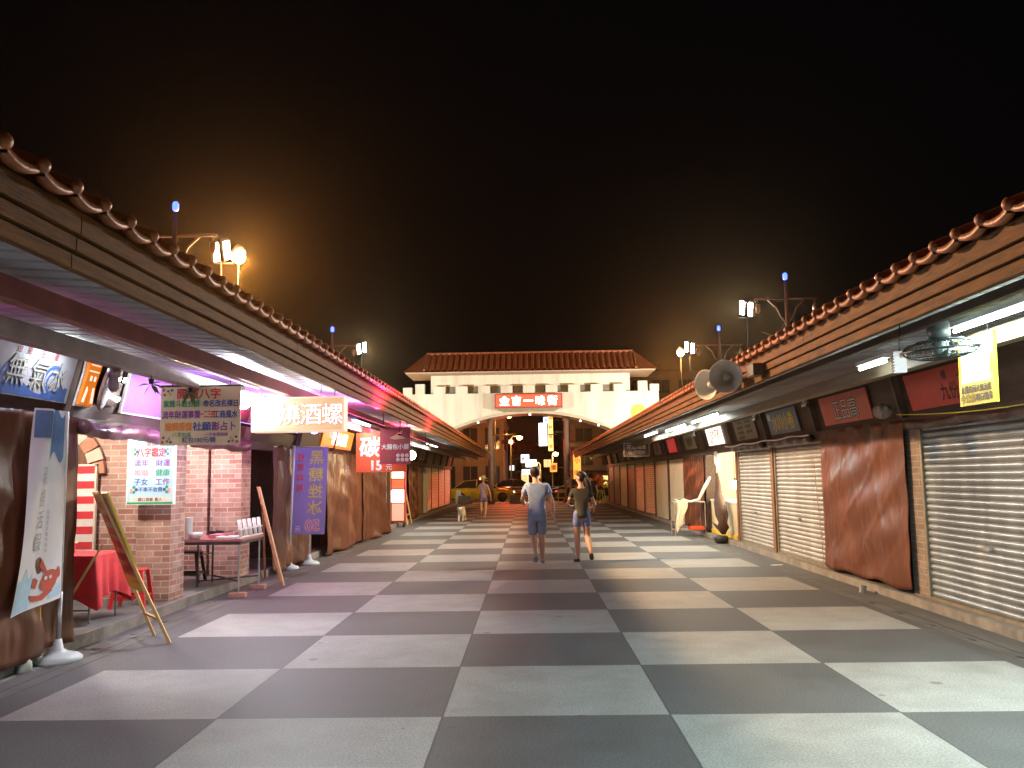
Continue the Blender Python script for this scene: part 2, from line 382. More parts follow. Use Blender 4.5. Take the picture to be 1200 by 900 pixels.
def arcade(s, de, dw, label, piers, beams, Y0, Y1):
    A = thing('market_arcade', (s * dw, 25, 0), label, 'market building')
    def bx(b, d0, d1, y0, y1, z0, z1, m=0):
        x0, x1 = sorted((s * d0, s * d1)); return b.box(x0, x1, y0, y1, z0, z1, m)
    roof_mesh(s, de, Y0, Y1).build('roof', TILE, A)
    for d, z0, z1 in ((0, 2.855, 2.975), (.022, 2.772, 2.845), (.044, 2.685, 2.762)):
        fb = MB(); y = Y0
        while y < Y1:
            L = 4.1; bx(fb, de + d, de + d + .05, y + .003, min(y + L, Y1), z0, z1); y += L
        fb.build('fascia_board', FASC, A, bevel=.006)
    bx(MB(), de + .07, de + .12, Y0, Y1, 2.70, 2.99).build('fascia_backing', DWOOD, A)
    sb = MB(); n = int((Y1 - Y0) / .22)
    z_e, z_w = 2.79, 2.98; cs = []
    for i in range(n): y = Y0 + i * .22; cs += [(y, 0), (y + .15, 0), (y + .165, .03), (y + .205, .03)]
    vs = []; m = len(cs)
    for d, z in ((de + .12, z_e), (dw + .3, z_w)): vs += [(s * d, y, z + h) for y, h in cs]
    sb.add(vs, [(i, i + 1, m + i + 1, m + i) for i in range(m - 1)]); sb.build('soffit', SOFF, A)
    for d, w, z0, z1, mt in beams: bx(MB(), d - w / 2, d + w / 2, Y0, Y1, z0, z1).build('ceiling_beam', mt, A, bevel=.008)
    # leaning sign band
    b = MB(); zt, zb = 2.92, 2.26
    xa, xb = s * (dw - .14), s * (dw + .02)
    b.add([(xa, Y0, zt), (xa, Y1, zt), (xb, Y1, zb), (xb, Y0, zb), (xa + s * .03, Y0, zt), (xa + s * .03, Y1, zt), (xb + s * .03, Y1, zb), (xb + s * .03, Y0, zb)],
          [(0, 1, 2, 3), (4, 7, 6, 5), (3, 2, 6, 7), (0, 4, 5, 1)])
    b.build('sign_band', DWOOD, A)
    bx(MB(), dw - .03, dw + .10, Y0, Y1, 2.12, 2.265).build('lintel', DWOOD, A, bevel=.006)
    for y in piers:
        p = MB(); p.bar((s * (dw - .15), y, 2.9), (s * (dw - .01), y, 2.27), .14, .05, 0, (0, 1, 0)); p.build('band_post', mat('band_post_wood', (.19, .14, .10), (.11, .08, .055), 5, .6), A)
    return A, bx
RP = [1.6, 4.6, 7.6, 10.68, 13.86, 16.73, 19.6, 22.96, 26.2, 29.2, 32.3, 35.3, 38.3, 41.3, 44.6, 47.8, 50.8]
LP = [2.0, 5.0, 8.3, 11.05, 13.75, 16.8, 19.8, 22.8, 25.6, 28.7, 31.7, 34.7, 37.8, 41.0, 44.2, 47.4, 50.8]
RA, rbx = arcade(1, 2.70, 4.70, 'long right-hand row of shuttered market stalls under a tiled eave', RP,
                 [(3.72, .12, 2.58, 2.72, mat('beige_beam', (.24, .185, .12), (.15, .115, .07), 4, .55, stretch=(5, .5, 5))), (3.1, .05, 2.71, 2.78, DWOOD)], -4, 51)
LA, lbx = arcade(-1, 2.25, 4.56, 'long left-hand row of market stalls with open brick bays under a tiled eave', LP,
                 [(2.93, .08, 2.63, 2.77, BEAMR), (3.65, .12, 2.62, 2.76, BEAMP)], -4, 51)
# right: piers, shutters, boards between them
for i, y in enumerate(RP):
    if i in (3, ): rbx(MB(uv=True), 4.73, 5.0, y - .2, y + .18, .10, 2.12).build('brick_pier', brick('grey_brick', (.23, .17, .14), (.30, .24, .2), (.36, .34, .31)), RA)
    else: rbx(MB(), 4.70, 4.95, y - .06, y + .06, .10, 2.12).build('post', BWOOD if i < 7 else DWOOD, RA, bevel=.006)
rbx(MB(), 7.6, 7.7, -4, 51, .1, 3.0).build('back_wall', DWOOD, RA)
rbx(MB(), 4.7, 7.6, 51.0, 51.1, .1, 3.4).build('end_wall', BWOOD, RA)
rbx(MB(), 4.7, 7.6, -4.1, -4.0, .1, 3.4).build('end_wall', BWOOD, RA)
def rshut(y0, y1, mt, z1=2.12, rail=True):
    o = shutter_mesh(4.76, y0, y1, .13, z1, 1).build('shutter', mt, RA)
    if rail:
        k = MB(); rbx(k, 4.70, 4.742, (y0 + y1) / 2 - .06, (y0 + y1) / 2 + .06, .78, .82); k.build('handle', STEEL, RA)
        g = MB(); rbx(g, 4.715, 4.78, y0 - .05, y0, .10, z1); rbx(g, 4.715, 4.78, y1, y1 + .05, .10, z1); rbx(g, 4.72, 4.79, y0, y1, .10, .135)
        g.build('shutter_rail', mat('rail_metal', (.30, .26, .19), (.20, .17, .12), 6, .45, metal=.3), RA)
    return o
rshut(1.7, 4.5, SHUTG); rshut(-1.3, 1.5, SHUT); rshut(4.7, 7.5, SHUTG); rshut(7.7, 10.40, SHUTG); rshut(13.95, 16.55, SHUT); rshut(16.9, 19.42, SHUT)
rshut(32.4, 35.1, SHUT); rshut(35.4, 38.1, SHUT)
rbx(MB(), 4.74, 4.8, 26.4, 29.0, .10, 2.1).build('cream_board', CREAM, RA)
rbx(MB(), 4.74, 4.8, 29.3, 32.2, .10, 2.1).build('cream_board', CREAM, RA)
rbx(MB(), 4.74, 4.8, 38.4, 41.2, .10, 2.1).build('brown_board', BWOOD, RA)
rbx(MB(), 4.74, 4.8, 41.4, 44.5, .10, 2.1).build('cream_board', CREAM, RA)
rbx(MB(), 4.74, 4.8, 44.8, 47.6, .10, 2.1).build('brown_board', BWOOD, RA)
rbx(MB(), 4.74, 4.8, 48.0, 50.7, .10, 2.1).build('brown_board', BWOOD, RA)
# lit bay interior on the right
rbx(MB(), 6.0, 6.1, 19.7, 22.9, .1, 2.9).build('inner_wall', WHITEP, RA)
for y in (19.62, 22.9): rbx(MB(), 4.97, 7.55, y, y + .06, .1, 2.9).build('partition', CREAM, RA)
for y in (10.7, 13.9, 16.75, 26.2): rbx(MB(), 4.97, 7.55, y, y + .06, .1, 2.9).build('partition', DWOOD, RA)
# left: brick bays and closures
def lpier(y0, y1, d0=4.52, d1=4.95): return lbx(MB(uv=True), d0, d1, y0, y1, .12, 2.12).build('brick_pier', BRICK, LA)
lpier(10.85, 11.3); lpier(13.5, 13.95)
lbx(MB(uv=True), 4.97, 5.62, 10.98, 11.2, .12, 2.9).build('brick_pier', BRICK, LA)
lbx(MB(uv=True), 5.1, 5.45, 13.62, 13.88, .12, 2.9).build('brick_pier', BRICK, LA)
lbx(MB(uv=True), 5.47, 5.9, 13.56, 13.88, .12, 2.9).build('brick_pier', BRICK, LA)
# cross wall with an arched niche
def archwall():
    b = MB(uv=True); y0, y1 = 10.9, 11.15; cx = -6.15; hw = .55; zs = 1.72
    b.box(-7.5, cx - hw, y0, y1, .12, 2.9); b.box(cx + hw, -5.64, y0, y1, .12, 2.9)
    K = 14; pts = [(cx + hw * math.cos(PI * k / K), zs + hw * math.sin(PI * k / K)) for k in range(K + 1)]
    for (xa, za), (xb, zb) in zip(pts, pts[1:]):
        b.add([(xa, y0, za), (xb, y0, zb), (xb, y0, 2.9), (xa, y0, 2.9), (xa, y1, za), (xb, y1, zb), (xb, y1, 2.9), (xa, y1, 2.9)], [(0, 1, 2, 3), (7, 6, 5, 4), (0, 4, 5, 1)])
    o = b.build('brick_cross_wall', BRICK, LA)
    v = MB(); K = 13                                  # voussoirs round the arch
    for k in range(K):
        a0 = PI * (k + .06) / K; a1 = PI * (k + .94) / K; P = lambda a, r, y: (cx + r * math.cos(a), y, zs + r * math.sin(a))
        vs = [P(a, r, y) for y in (y0 - .025, y0 + .02) for a, r in ((a0, hw), (a1, hw), (a1, hw + .2), (a0, hw + .2))]
        v.add(vs, [(0, 3, 2, 1), (4, 5, 6, 7), (0, 1, 5, 4), (1, 2, 6, 5), (2, 3, 7, 6), (3, 0, 4, 7)], k % 2)
    v.build('arch_brick', [mat('arch_brick_red', (.44, .2, .12), (.34, .14, .085), 9, .85), mat('arch_brick_pale', (.56, .44, .34), (.48, .36, .27), 9, .85)], LA)
archwall()
lbx(MB(), 5.5, 6.8, 11.12, 11.14, .12, 2.6).build('niche_back', BWOOD, LA)
lbx(MB(uv=True), 5.92, 7.5, 13.66, 13.86, .12, 2.9).build('brick_cross_wall', BRICK, LA)
lbx(MB(uv=True), 4.97, 5.08, 13.7, 13.86, .12, 2.9).build('brick_cross_wall', BRICK, LA)
lbx(MB(uv=True), 7.5, 7.65, 8.2, 14, .12, 2.95).build('brick_back_wall', BRICK, LA)
lbx(MB(), 7.5, 7.6, -4, 8.2, .12, 2.95).build('back_wall', DWOOD, LA); lbx(MB(), 7.5, 7.6, 14, 51, .12, 2.95).build('back_wall', DWOOD, LA)
lbx(MB(), 4.6, 7.5, 51.0, 51.1, .12, 3.4).build('end_wall', BWOOD, LA); lbx(MB(), 4.6, 7.5, -4.1, -4, .12, 3.4).build('end_wall', BWOOD, LA)
lbx(MB(), 4.97, 7.5, 8.2, 8.28, .12, 2.9).build('partition', DWOOD, LA)
for y in (16.8, 19.8, 22.8, 25.6, 28.7, 31.7, 34.7, 37.8, 41.0, 44.2, 47.4):
    lbx(MB(), 4.60, 4.78, y - .06, y + .06, .12, 2.12).build('post', BWOOD, LA, bevel=.006)
for y in (16.8, 19.8, 25.6, 28.7): lbx(MB(), 4.97, 7.45, y, y + .06, .12, 2.9).build('partition', DWOOD, LA)
def lshut(y0, y1, mt): return shutter_mesh(-4.64, y0, y1, .13, 2.12, -1).build('shutter', mt, LA)
lshut(25.75, 28.0, SHUTG)
for y0, y1 in ((39.6, 40.9), (41.1, 44.1), (44.3, 47.3), (47.5, 50.7)): lshut(y0, y1, SHUT)
lbx(MB(), 4.62, 4.68, 28.8, 31.6, .12, 2.1).build('brown_board', BWOOD, LA)
lbx(MB(), 4.62, 4.68, 34.8, 37.7, .12, 2.1).build('brown_board', BWOOD, LA)
lbx(MB(), 4.5, 4.60, 37.6, 38.6, .12, 2.1).build('pale_board', mat('pale_green_board', (.5, .55, .45), (.42, .47, .38), 2, .5), LA)

# ------------------------------------------------------------------ tarps hung over stalls
def tarp(side, xw, y0, y1, z0, z1, seed, label, mt=TARP, folds=3.2, amp=.05, gather=0.0, sag=.0, group='brown tarps over closed stalls', flare=0.0):
    rnd = random.Random(seed); ph = [rnd.uniform(0, 6.28) for _ in range(8)]; nu = 80; nv = 40
    def fn(u, v):
        y = y0 + (y1 - y0) * u; z = z1 + (z0 - z1) * v
        y = (y - (y0 + y1) / 2) * (1 - gather * math.sin(PI * v) * .5) + (y0 + y1) / 2
        y += flare * v * v * (u - .2)
        k = .25 + .75 * v
        d = amp * k * (math.sin(u * folds * 6.28 + ph[0] + .8 * math.sin(2.4 * v + ph[1])) + .5 * math.sin(u * folds * 11 + ph[2] + 3 * v) + .35 * math.sin(u * 31 + ph[3] + v * 5 * math.sin(ph[4])))
        d += .016 * (1 - abs(math.sin(u * 13 + v * 5 + ph[6]))) ** 5 + .014 * (1 - abs(math.sin(u * 9 - v * 8 + ph[7]))) ** 6 - .012 * (1 - abs(math.sin(u * 21 + 2 * v + ph[1]))) ** 4
        d += .02 * math.sin(9 * v + 5 * u + ph[5]) + .012 * math.sin(23 * v - 9 * u + ph[6]) + .035 * v
        d += .03 * max(0, 1 - v * 5) * math.sin(u * folds * 24 + ph[7])
        z += .02 * math.sin(u * 17 + ph[2]) * (1 if v > .97 else 0) - sag * math.sin(PI * u) * (1 - v)
        e = min(1.0, 6 * u, 6 * (1 - u)); d *= .35 + .65 * e
        return (xw - side * (.05 + amp * 1.2 + d), y, z)
    b = MB(smooth=True); b.grid(fn, nu, nv)
    o = b.build('tarp', mt, loc=(xw - side * .1, (y0 + y1) / 2, z0))
    md = o.modifiers.new('cloth', 'SOLIDIFY'); md.thickness = .004
    return tag(o, label, 'tarp', group)
tarp(1, 4.74, 10.74, 13.78, .15, 2.24, 3, 'glossy brown tarp hung over the bay between the right-hand shutters', amp=.018, folds=1.3, group=None)
tarp(1, 4.76, 23.1, 26.1, .15, 2.15, 4, 'dull brown tarp closing the stall beyond the metal rack', amp=.02)
tarp(-1, -4.50, 4.8, 8.32, .10, 2.24, 5, 'dark brown tarp behind the white prawn flag', amp=.05, folds=2.2)
tarp(-1, -4.50, 1.2, 4.7, .10, 2.24, 15, 'brown tarp of the stall nearest the viewer on the left', amp=.05, folds=2.2)
tarp(-1, -4.48, 14.7, 17.3, .06, 2.22, 6, 'brown tarp hanging behind the purple shaved-ice flag', amp=.05, folds=2.0)
tarp(-1, -4.42, 18.2, 22.0, .04, 2.22, 7, 'brown tarp with deep folds just past the purple shaved-ice flag', amp=.075, folds=1.8)
tarp(-1, -4.42, 22.0, 25.7, .02, 2.22, 8, 'creased brown tarp bulging out before the slatted shutter', amp=.10, folds=2.3, mt=TARP, flare=.5)
tarp(-1, -4.52, 31.8, 34.6, .12, 2.15, 9, 'brown tarp beside the far yellow easel', amp=.03)
# ------------------------------------------------------------------ gate across the end of the street
def gate():
    G = thing('gatehouse', (.2, 53, 0), 'white plaster gatehouse with a low arch, battlements and red tiled roof', 'gate')
    cx = .2; y0, y1 = 52.0, 54.4; top = 6.72; hw = 7.8; zapex = 5.47; Rr = 12.1
    zb = lambda x: (zapex - Rr + math.sqrt(Rr * Rr - (x - cx) ** 2)) if abs(x - cx) < 6.6 else 0.0
    K = 40; xs = [cx - 6.6 + 13.2 * k / K for k in range(K + 1)]
    b = MB()
    xs2 = [cx - hw] + [cx - 6.6001] + xs + [cx + 6.6001] + [cx + hw]
    for xa, xb in zip(xs2, xs2[1:]):
        za, zc = zb(xa), zb(xb)
        b.add([(xa, y0, za), (xb, y0, zc), (xb, y0, top), (xa, y0, top), (xa, y1, za), (xb, y1, zc), (xb, y1, top), (xa, y1, top)], [(0, 1, 2, 3), (7, 6, 5, 4), (0, 4, 5, 1), (2, 6, 7, 3)])
    b.box(cx - hw - .001, cx - hw + .001, y0, y1, 0, top); b.box(cx + hw - .001, cx + hw + .001, y0, y1, 0, top)
    b.build('arch_wall', WHITEP, G)
    t = MB()
    for xa, xb in zip(xs, xs[1:]):
        za, zc = zb(xa), zb(xb)
        t.add([(xa, y0 - .1, za - .02), (xb, y0 - .1, zc - .02), (xb, y0 - .1, zc + .16), (xa, y0 - .1, za + .16), (xa, y0 + .05, za - .02), (xb, y0 + .05, zc - .02), (xb, y0 + .05, zc + .16), (xa, y0 + .05, za + .16)], [(0, 1, 2, 3), (0, 4, 5, 1), (2, 6, 7, 3)])
    t.build('arch_trim', mat('warm_trim', (.62, .54, .42), (.5, .43, .32), 3, .6), G)
    # battlement blocks
    for x in (-7.3, -6.55, 7.05, 7.75): MB().box(x - .28, x + .28, y0, y0 + .5, top, top + (.42 if abs(x - .2) > 7.2 else .62)).build('merlon', WHITEP, G)
    for i, x in enumerate([-5.35, -4.0, -2.62, -1.25, .12, 1.5, 2.88, 4.25, 5.65]): MB().box(x - .36, x + .36, y0, y0 + .5, top, top + .45).build('merlon', WHITEP, G)
    # upper body with splayed window openings
    ub = MB(); ub.box(cx - 6.15, cx + 6.15, y0 + .7, y1, top, 7.95); ub.build('upper_wall', WHITEP, G)
    for x in (-4.68, -3.3, -1.93, -.57, .8, 2.18, 3.55, 4.95):
        w = MB(); w.box(x - .33, x + .33, y0 + .66, y0 + .705, top + .06, top + .5); w.build('window', mat('window_shade', (.22, .2, .16), (.15, .14, .11), 3, .5), G)
    MB().box(cx - 6.3, cx + 6.3, y0 + .45, y1 + .2, 7.95, 8.05).build('eave_board', mat('eave_plaster', (.6, .42, .32), (.5, .34, .25), 3, .7), G)
    # hipped tile roof
    r = MB(smooth=True); ex = 7.65; ey0, ey1 = y0 - .75, y1 + .75; ze, zr = 8.02, 9.3; rx = 6.45; ym = (y0 + y1) / 2
    def slope(pa, pb, pc, pd, n):      # eave a-b, ridge d-c, tile ribs running up the slope
        pa, pb, pc, pd = map(Vector, (pa, pb, pc, pd)); nrm = (pb - pa).cross(pd - pa).normalized()
        if nrm.z < 0: nrm = -nrm
        vs = []; M2 = 8
        for i in range(n * M2 + 1):
            u = i / (n * M2); h = abs(math.sin(PI * (i % M2) / M2)) * .10 if (i % M2) <= M2 // 2 + 1 else 0
            for v in (0, .25, .5, .75, 1.0):
                p = (pa.lerp(pb, u)).lerp(pd.lerp(pc, u), v); p = p + nrm * h; vs.append(tuple(p))
        r.add(vs, [(5 * i + j, 5 * i + 5 + j, 5 * i + 6 + j, 5 * i + 1 + j) for i in range(n * M2) for j in range(4)])
    fx = 6.4
    slope((cx - fx, ey0, ze), (cx + fx, ey0, ze), (cx + rx, ym, zr), (cx - rx, ym, zr), 36)
    slope((cx + fx, ey1, ze), (cx - fx, ey1, ze), (cx - rx, ym, zr), (cx + rx, ym, zr), 36)
    slope((cx - ex, ey1 - .3, ze), (cx - ex, ey0 + .3, ze), (cx - rx, ym, zr - .02), (cx - rx, ym, zr - .02), 8)
    slope((cx + ex, ey0 + .3, ze), (cx + ex, ey1 - .3, ze), (cx + rx, ym, zr - .02), (cx + rx, ym, zr - .02), 8)
    for sx in (-1, 1):
        for ya, yb in ((ey0, ey0 + .3), (ey1, ey1 - .3)): r.add([(cx + sx * fx, ya, ze), (cx + sx * ex, yb, ze), (cx + sx * rx, ym, zr - .02)], [(0, 1, 2)])
    r.build('roof', mat('gate_tile', (.46, .14, .05), (.32, .085, .035), 3, .5), G)
    MB().box(cx - ex + .1, cx + ex - .1, ey0 + .1, ey1 - .1, ze - .1, ze - .03).build('soffit', mat('eave_plaster', (.6, .42, .32)), G)
    rd = MB(); rd.tube([(cx - rx, ym, zr + .06), (cx + rx, ym, zr + .06)], .09, 8)
    rd.build('ridge', mat('gate_tile', (.3, .1, .05)), G)
    for sx in (-1, 1):
        h = MB(); h.tube([(cx + sx * rx, ym, zr + .03), (cx + sx * fx, ey0 + .02, ze + .08)], .07, 8); h.build('hip_ridge', mat('gate_tile', (.3, .1, .05)), G)
    # slim posts standing under the arch
    for x in (-2.3, 2.38):
        p = MB(smooth=True); p.lathe([(.22, 0), (.22, .25), (.17, .3), (.16, 5.0), (.22, 5.06), (.22, zb(x) + .02 if x else 5.4)], 14, 0, Matrix.Translation((x, 53.0, 0))); p.build('column', mat('column_paint', (.26, .14, .09), (.19, .10, .065), 3, .6), G)
    for x, z in ((-3.0, 5.0), (.15, 5.43), (3.2, 5.0), (4.3, 4.72)):
        sp = MB(); sp.lathe([(.04, 0), (.06, -.04), (.06, -.1), (.001, -.1)], 10, 0, Matrix.Translation((x, 51.95, z))); sp.build('spot_lamp', emis("white_bulb", (1, .93, .8), 3), G)
    # lit sign box over the arch
    S = thing('gate_sign', (.08, 51.9, 5.75), 'red lit sign box with white characters over the gate arch', 'sign')
    bb = MB(); bb.box(-1.96, 2.12, 51.45, 51.985, 5.76, 6.62); bb.build('box', mat('sign_red_edge', (.45, .05, .05)), S, bevel=.03)
    f = MB(); F = CAMF(.08, 51.445, 6.19); f.box(-1.96, 1.96, -.37, .37, -.004, .004, 0, F); x = -1.45
    for i, ch in enumerate('金吉一味街'): f.text(ch, -1.45 + i * .72, 0, .56, 1, F, z=.01, off=.03)
    f.build('face', [emis('sign_face_red', (1, .13, .05), .75, (.3, .03, .02)), emis('sign_letters_white', (1, .85, .7), 4)], S)
    bk = MB(); bk.add([(-1.9, 51.5, 5.76), (2.06, 51.5, 5.76), (1.5, 51.98, 5.5), (-1.35, 51.98, 5.5), (-1.9, 51.97, 5.76), (2.06, 51.97, 5.76)], [(0, 1, 2, 3), (0, 3, 4), (1, 5, 2)]); bk.build('bracket', mat('warm_trim', (.62, .54, .42)), S)
    D = MB(smooth=True); D.lathe([(.45, 0), (.45, .05), (.3, .13), (.001, .16)], 20, 0, frame((6.72, 51.98, 5.45), (1, 0, 0))); tag(D.build('round_sign', emis('amber_disc', (1, .62, .05), 1.2), loc=(6.72, 51.9, 5.45)), 'round yellow disc on the right of the white gate wall', 'sign')
gate()

# ------------------------------------------------------------------ lamps above the roofs
WLED = emis('floodlight_face', (1, .97, .9), 60); SODF = emis('sodium_face', (1, .68, .25), 70); BLUEL = emis('blue_tip', (.035, .07, 1), 5, (.02, .03, .2))
def flood(x, y, z, s, label, P, col, face, cat='floodlight', aim=None, tilt=35):
    T = thing('floodlight', (x, y, 4.0), label, cat, 'floodlights above the market roofs')
    p = MB(smooth=True); p.tube([(x, y, 3.6), (x, y, z - .2)], .011, 6); p.tube([(x - .2, y, z - .22), (x + .2, y, z - .22)], .010, 6); p.build('pole', UNLIT, T)
    aim = Vector(aim or (0, y - 6, .5)); d = (aim - Vector((x, y, z))).normalized(); xd = d.cross(Vector((0, 0, 1))).normalized()
    F = frame((x, y, z), xd, Vector((0, 0, 1)) - d * d.z)          # local z = -d after cross; flip below
    up = xd.cross(d)
    F = Matrix.Translation((x, y, z)) @ Matrix((xd, up, xd.cross(up))).transposed().to_4x4()
    sg = 1 if xd.cross(up).dot(d) > 0 else -1
    F = F @ Matrix.Rotation(R(22) * (1 if x > 0 else -1), 4, 'Z')
    for k in (-1, 1):
        h = MB(); h.box(k * .10 - .065, k * .10 + .065, -.18, .18, -.1 * sg, .0, 0, F)
        ho = h.build('lamp_head', BLACKM, T, bevel=.01)
        g = MB(); g.box(k * .10 - .048, k * .10 + .048, -.165, .165, .004 * sg, .012 * sg, 0, F); g.build('lens', face, T)
    lamp('SPOT', Vector((x, y, z)) + d * .16, P, col, .14, aim=tuple(aim), spot=150, blend=.6, parent=T, name='flood_light')
    return T
SOD = (1, .54, .17); CW = (.97, .98, .95)
flood(-5.32, 14.6, 5.62, -1, 'twin white floodlight glaring above the left roof beside a yellow lamp', 800, CW, WLED, aim=(1.5, 8, 0))
flood(-5.1, 26.2, 5.65, -1, 'smaller twin white floodlight farther along the left roof', 1300, CW, WLED, aim=(1, 20, 0))
flood(5.1, 19.6, 5.4, 1, 'twin white floodlight hanging clear of the right roof in the black sky', 1300, CW, WLED, aim=(-1.5, 13, 0))
flood(5.1, 26.6, 5.55, 1, 'twin white floodlight next to the far amber lamp above the right roof', 800, CW, WLED, aim=(-1, 20, 0))
def sodium(x, y, z, label, P, aim):
    T = thing('sodium_lamp', (x, y, 4.0), label, 'lamp', 'amber lamps above the market roofs')
    p = MB(smooth=True); p.tube([(x, y, 3.6), (x, y, z + .14)], .011, 6); p.build('pole', UNLIT, T)
    b = MB(smooth=True); b.lathe([(.03, .16), (.08, .12), (.125, .05), (.13, 0), (.125, -.02)], 16, 0, Matrix.Translation((x, y, z)), cap0=True, cap1=False); b.build('shade', BLACKM, T)
    g = MB(smooth=True); g.lathe([(.09, .0), (.12, -.06), (.10, -.13), (.05, -.17), (.001, -.18)], 16, 0, Matrix.Translation((x, y, z))); g.build('globe', SODF, T)
    lamp('POINT', (x - (.16 if x > 0 else -.16), y - .22, z - .22), P, SOD, .15, parent=T, name='sodium_light')
sodium(-5.12, 14.9, 5.65, 'glaring amber lamp above the left roof, brightest light in the sky', 4300, (2, 10, 0))
sodium(5.0, 27.6, 5.60, 'amber lamp glowing above the right roof next to the gate', 2200, (-2, 22, 0))
def blue_pole(x, y, z, label):
    T = thing('ornate_lamp_post', (x, y, 4), label, 'lamp post', 'ornate blue-tipped lamp posts')
    m = mat('maroon_iron', (.055, .02, .02), (.035, .012, .012), 6, .5)
    p = MB(smooth=True); p.tube([(x, y, 3.2), (x, y, z - .12)], [.05, .03], 8)
    for sx in (-1, 1):
        p.tube([(x, y, z - .45), (x + sx * .62, y, z - .45)], .018, 6)
        p.tube([(x, y, z - .95), (x + sx * .12, y, z - .8), (x + sx * .2, y, z - .62), (x + sx * .36, y, z - .47)], .014, 6)
        p.tube([(x, y, z - .85), (x + sx * .1, y, z - 1.05), (x + sx * .3, y, z - 1.18), (x + sx * .5, y, z - 1.1)], .012, 6)
    p.build('post', m, T)
    for sx in (-1, 1):
        l = MB(smooth=True); l.tube([(x + sx * .56, y, z - .45), (x + sx * .56, y, z - .55)], .008, 5); l.lathe([(.02, 0), (.05, -.03), (.045, -.14), (.02, -.18), (.001, -.19)], 10, 0, Matrix.Translation((x + sx * .56, y, z - .55))); l.build('lantern', flat('unlit_lantern', (.05, .03, .028), .3), T)
    t = MB(smooth=True); t.lathe([(.03, -.07), (.045, -.05), (.045, .03), (.03, .06), (.001, .07)], 12, 0, Matrix.Translation((x, y, z))); t.build('blue_tip', BLUEL, T)
blue_pole(-5.1, 12.1, 5.62, 'blue-tipped ornate lamp post left of the brightest floodlight')
blue_pole(-5.1, 22.2, 5.55, 'blue-tipped ornate lamp post beside the small left floodlight')
blue_pole(5.1, 16.6, 5.45, 'tall blue-tipped ornate lamp post over the right roof, highest of its row')
blue_pole(5.1, 22.5, 5.45, 'blue-tipped ornate lamp post behind the horn loudspeakers')
# floods at the gate
def gate_flood(x, y, z, label, P):
    T = thing('gate_floodlight', (x, y, z), label, 'floodlight', 'floodlights aimed at the gate')
    h = MB(); F = frame((x, y, z), (-1, 0, 0)); h.box(-.2, .2, -.12, .12, -.1, 0, 0, F); h.build('lamp_head', BLACKM, T); g = MB(); g.box(-.18, .18, -.13, .13, .004, .01, 0, F); g.build('lens', WLED, T)
    s = MB(); s.tube([(x, y - .02, z - .15), (x, y - .02, 4.0)], .03, 8); s.build('stand', BLACKM, T)
    lamp('SPOT', (x, y + .15, z + .05), P, (1, .94, .78), .1, aim=(x * .35, 52, 6.3), spot=125, blend=.7, parent=T, name='gate_light')
gate_flood(7.6, 44.5, 5.25, 'floodlight behind the right roof aimed at the white gate', 2500)
gate_flood(-7.3, 44.5, 5.25, 'floodlight behind the left roof aimed at the white gate', 1500)

# ------------------------------------------------------------------ tubes and lamps under the eaves
TUBEM = emis('lit_tube', (.86, 1, .95), 18)
def tube_light(x, y0, y1, z, label, P, col=(.82, 1, .95), group='fluorescent tubes under the eaves'):
    T = thing('tube_light', (x, (y0 + y1) / 2, z), label, 'tube light', group)
    b = MB(); b.box(x - .035, x + .035, y0, y1, z + .03, z + .07); b.build('batten', WHITE, T)
    t = MB(smooth=True); t.tube([(x, y0 + .03, z), (x, y1 - .03, z)], .016, 8); t.build('tube', TUBEM, T)
    lamp('AREA', (x, (y0 + y1) / 2, z - .03), P, col, size=(.05, y1 - y0), aim=(x, (y0 + y1) / 2, 0), parent=T, name='tube_glow')
CT = (.78, 1, .95)
tube_light(3.52, 5.85, 7.05, 2.74, 'lit white tube farther from the viewer beside the yellow sign', 48, CT)
tube_light(3.52, 4.5, 5.75, 2.74, 'lit white tube at the right edge, nearest the viewer', 75, CT)
tube_light(3.3, 1.8, 3.0, 2.74, 'lit white tube over the nearest right-hand stall', 130, CT)
tube_light(3.45, 8.2, 8.9, 2.66, 'short lit tube hanging behind the black caged fan', 5, CT)
tube_light(3.52, 15.9, 18.4, 2.70, 'long lit tube above the lit stall on the right', 34, (.95, 1, .9))
tube_light(3.52, 19.2, 21.9, 2.70, 'second long lit tube, next beyond the horn loudspeakers', 34, (.95, 1, .9))
tube_light(3.4, 22.6, 25.0, 2.72, 'third lit tube nearest the gate on the right', 34, (.95, 1, .9))
tube_light(-3.4, 16.6, 18.4, 2.74, 'lit tube behind the red charcoal price sign', 24, (1, .9, .9))
tube_light(-3.3, 26.0, 28.2, 2.74, 'lit tube past the dark red sausage sign', 30, (1, .97, .85))
tube_light(-3.3, 29.0, 31.2, 2.74, 'farthest lit tube on the left, over the yellow easel', 30, (1, .97, .85))
b = MB(smooth=True); b.tube([(-2.985, 5.6, 2.622), (-2.985, 9.4, 2.622)], .008, 6); tag(b.build('conduit', flat('pale_conduit', (.75, .75, .75), .3), loc=(-2.98, 6, 2.6)), 'thin pale conduit along the maroon beam on the left', 'conduit')
tube_light(-4.22, 7.45, 7.95, 2.86, 'short lit tube over the whitish wave signboard', 4, (.85, .85, 1))
tube_light(-3.0, 1.2, 2.4, 2.6, 'lit white tube over the nearest left-hand stall', 130, (.92, .95, 1))
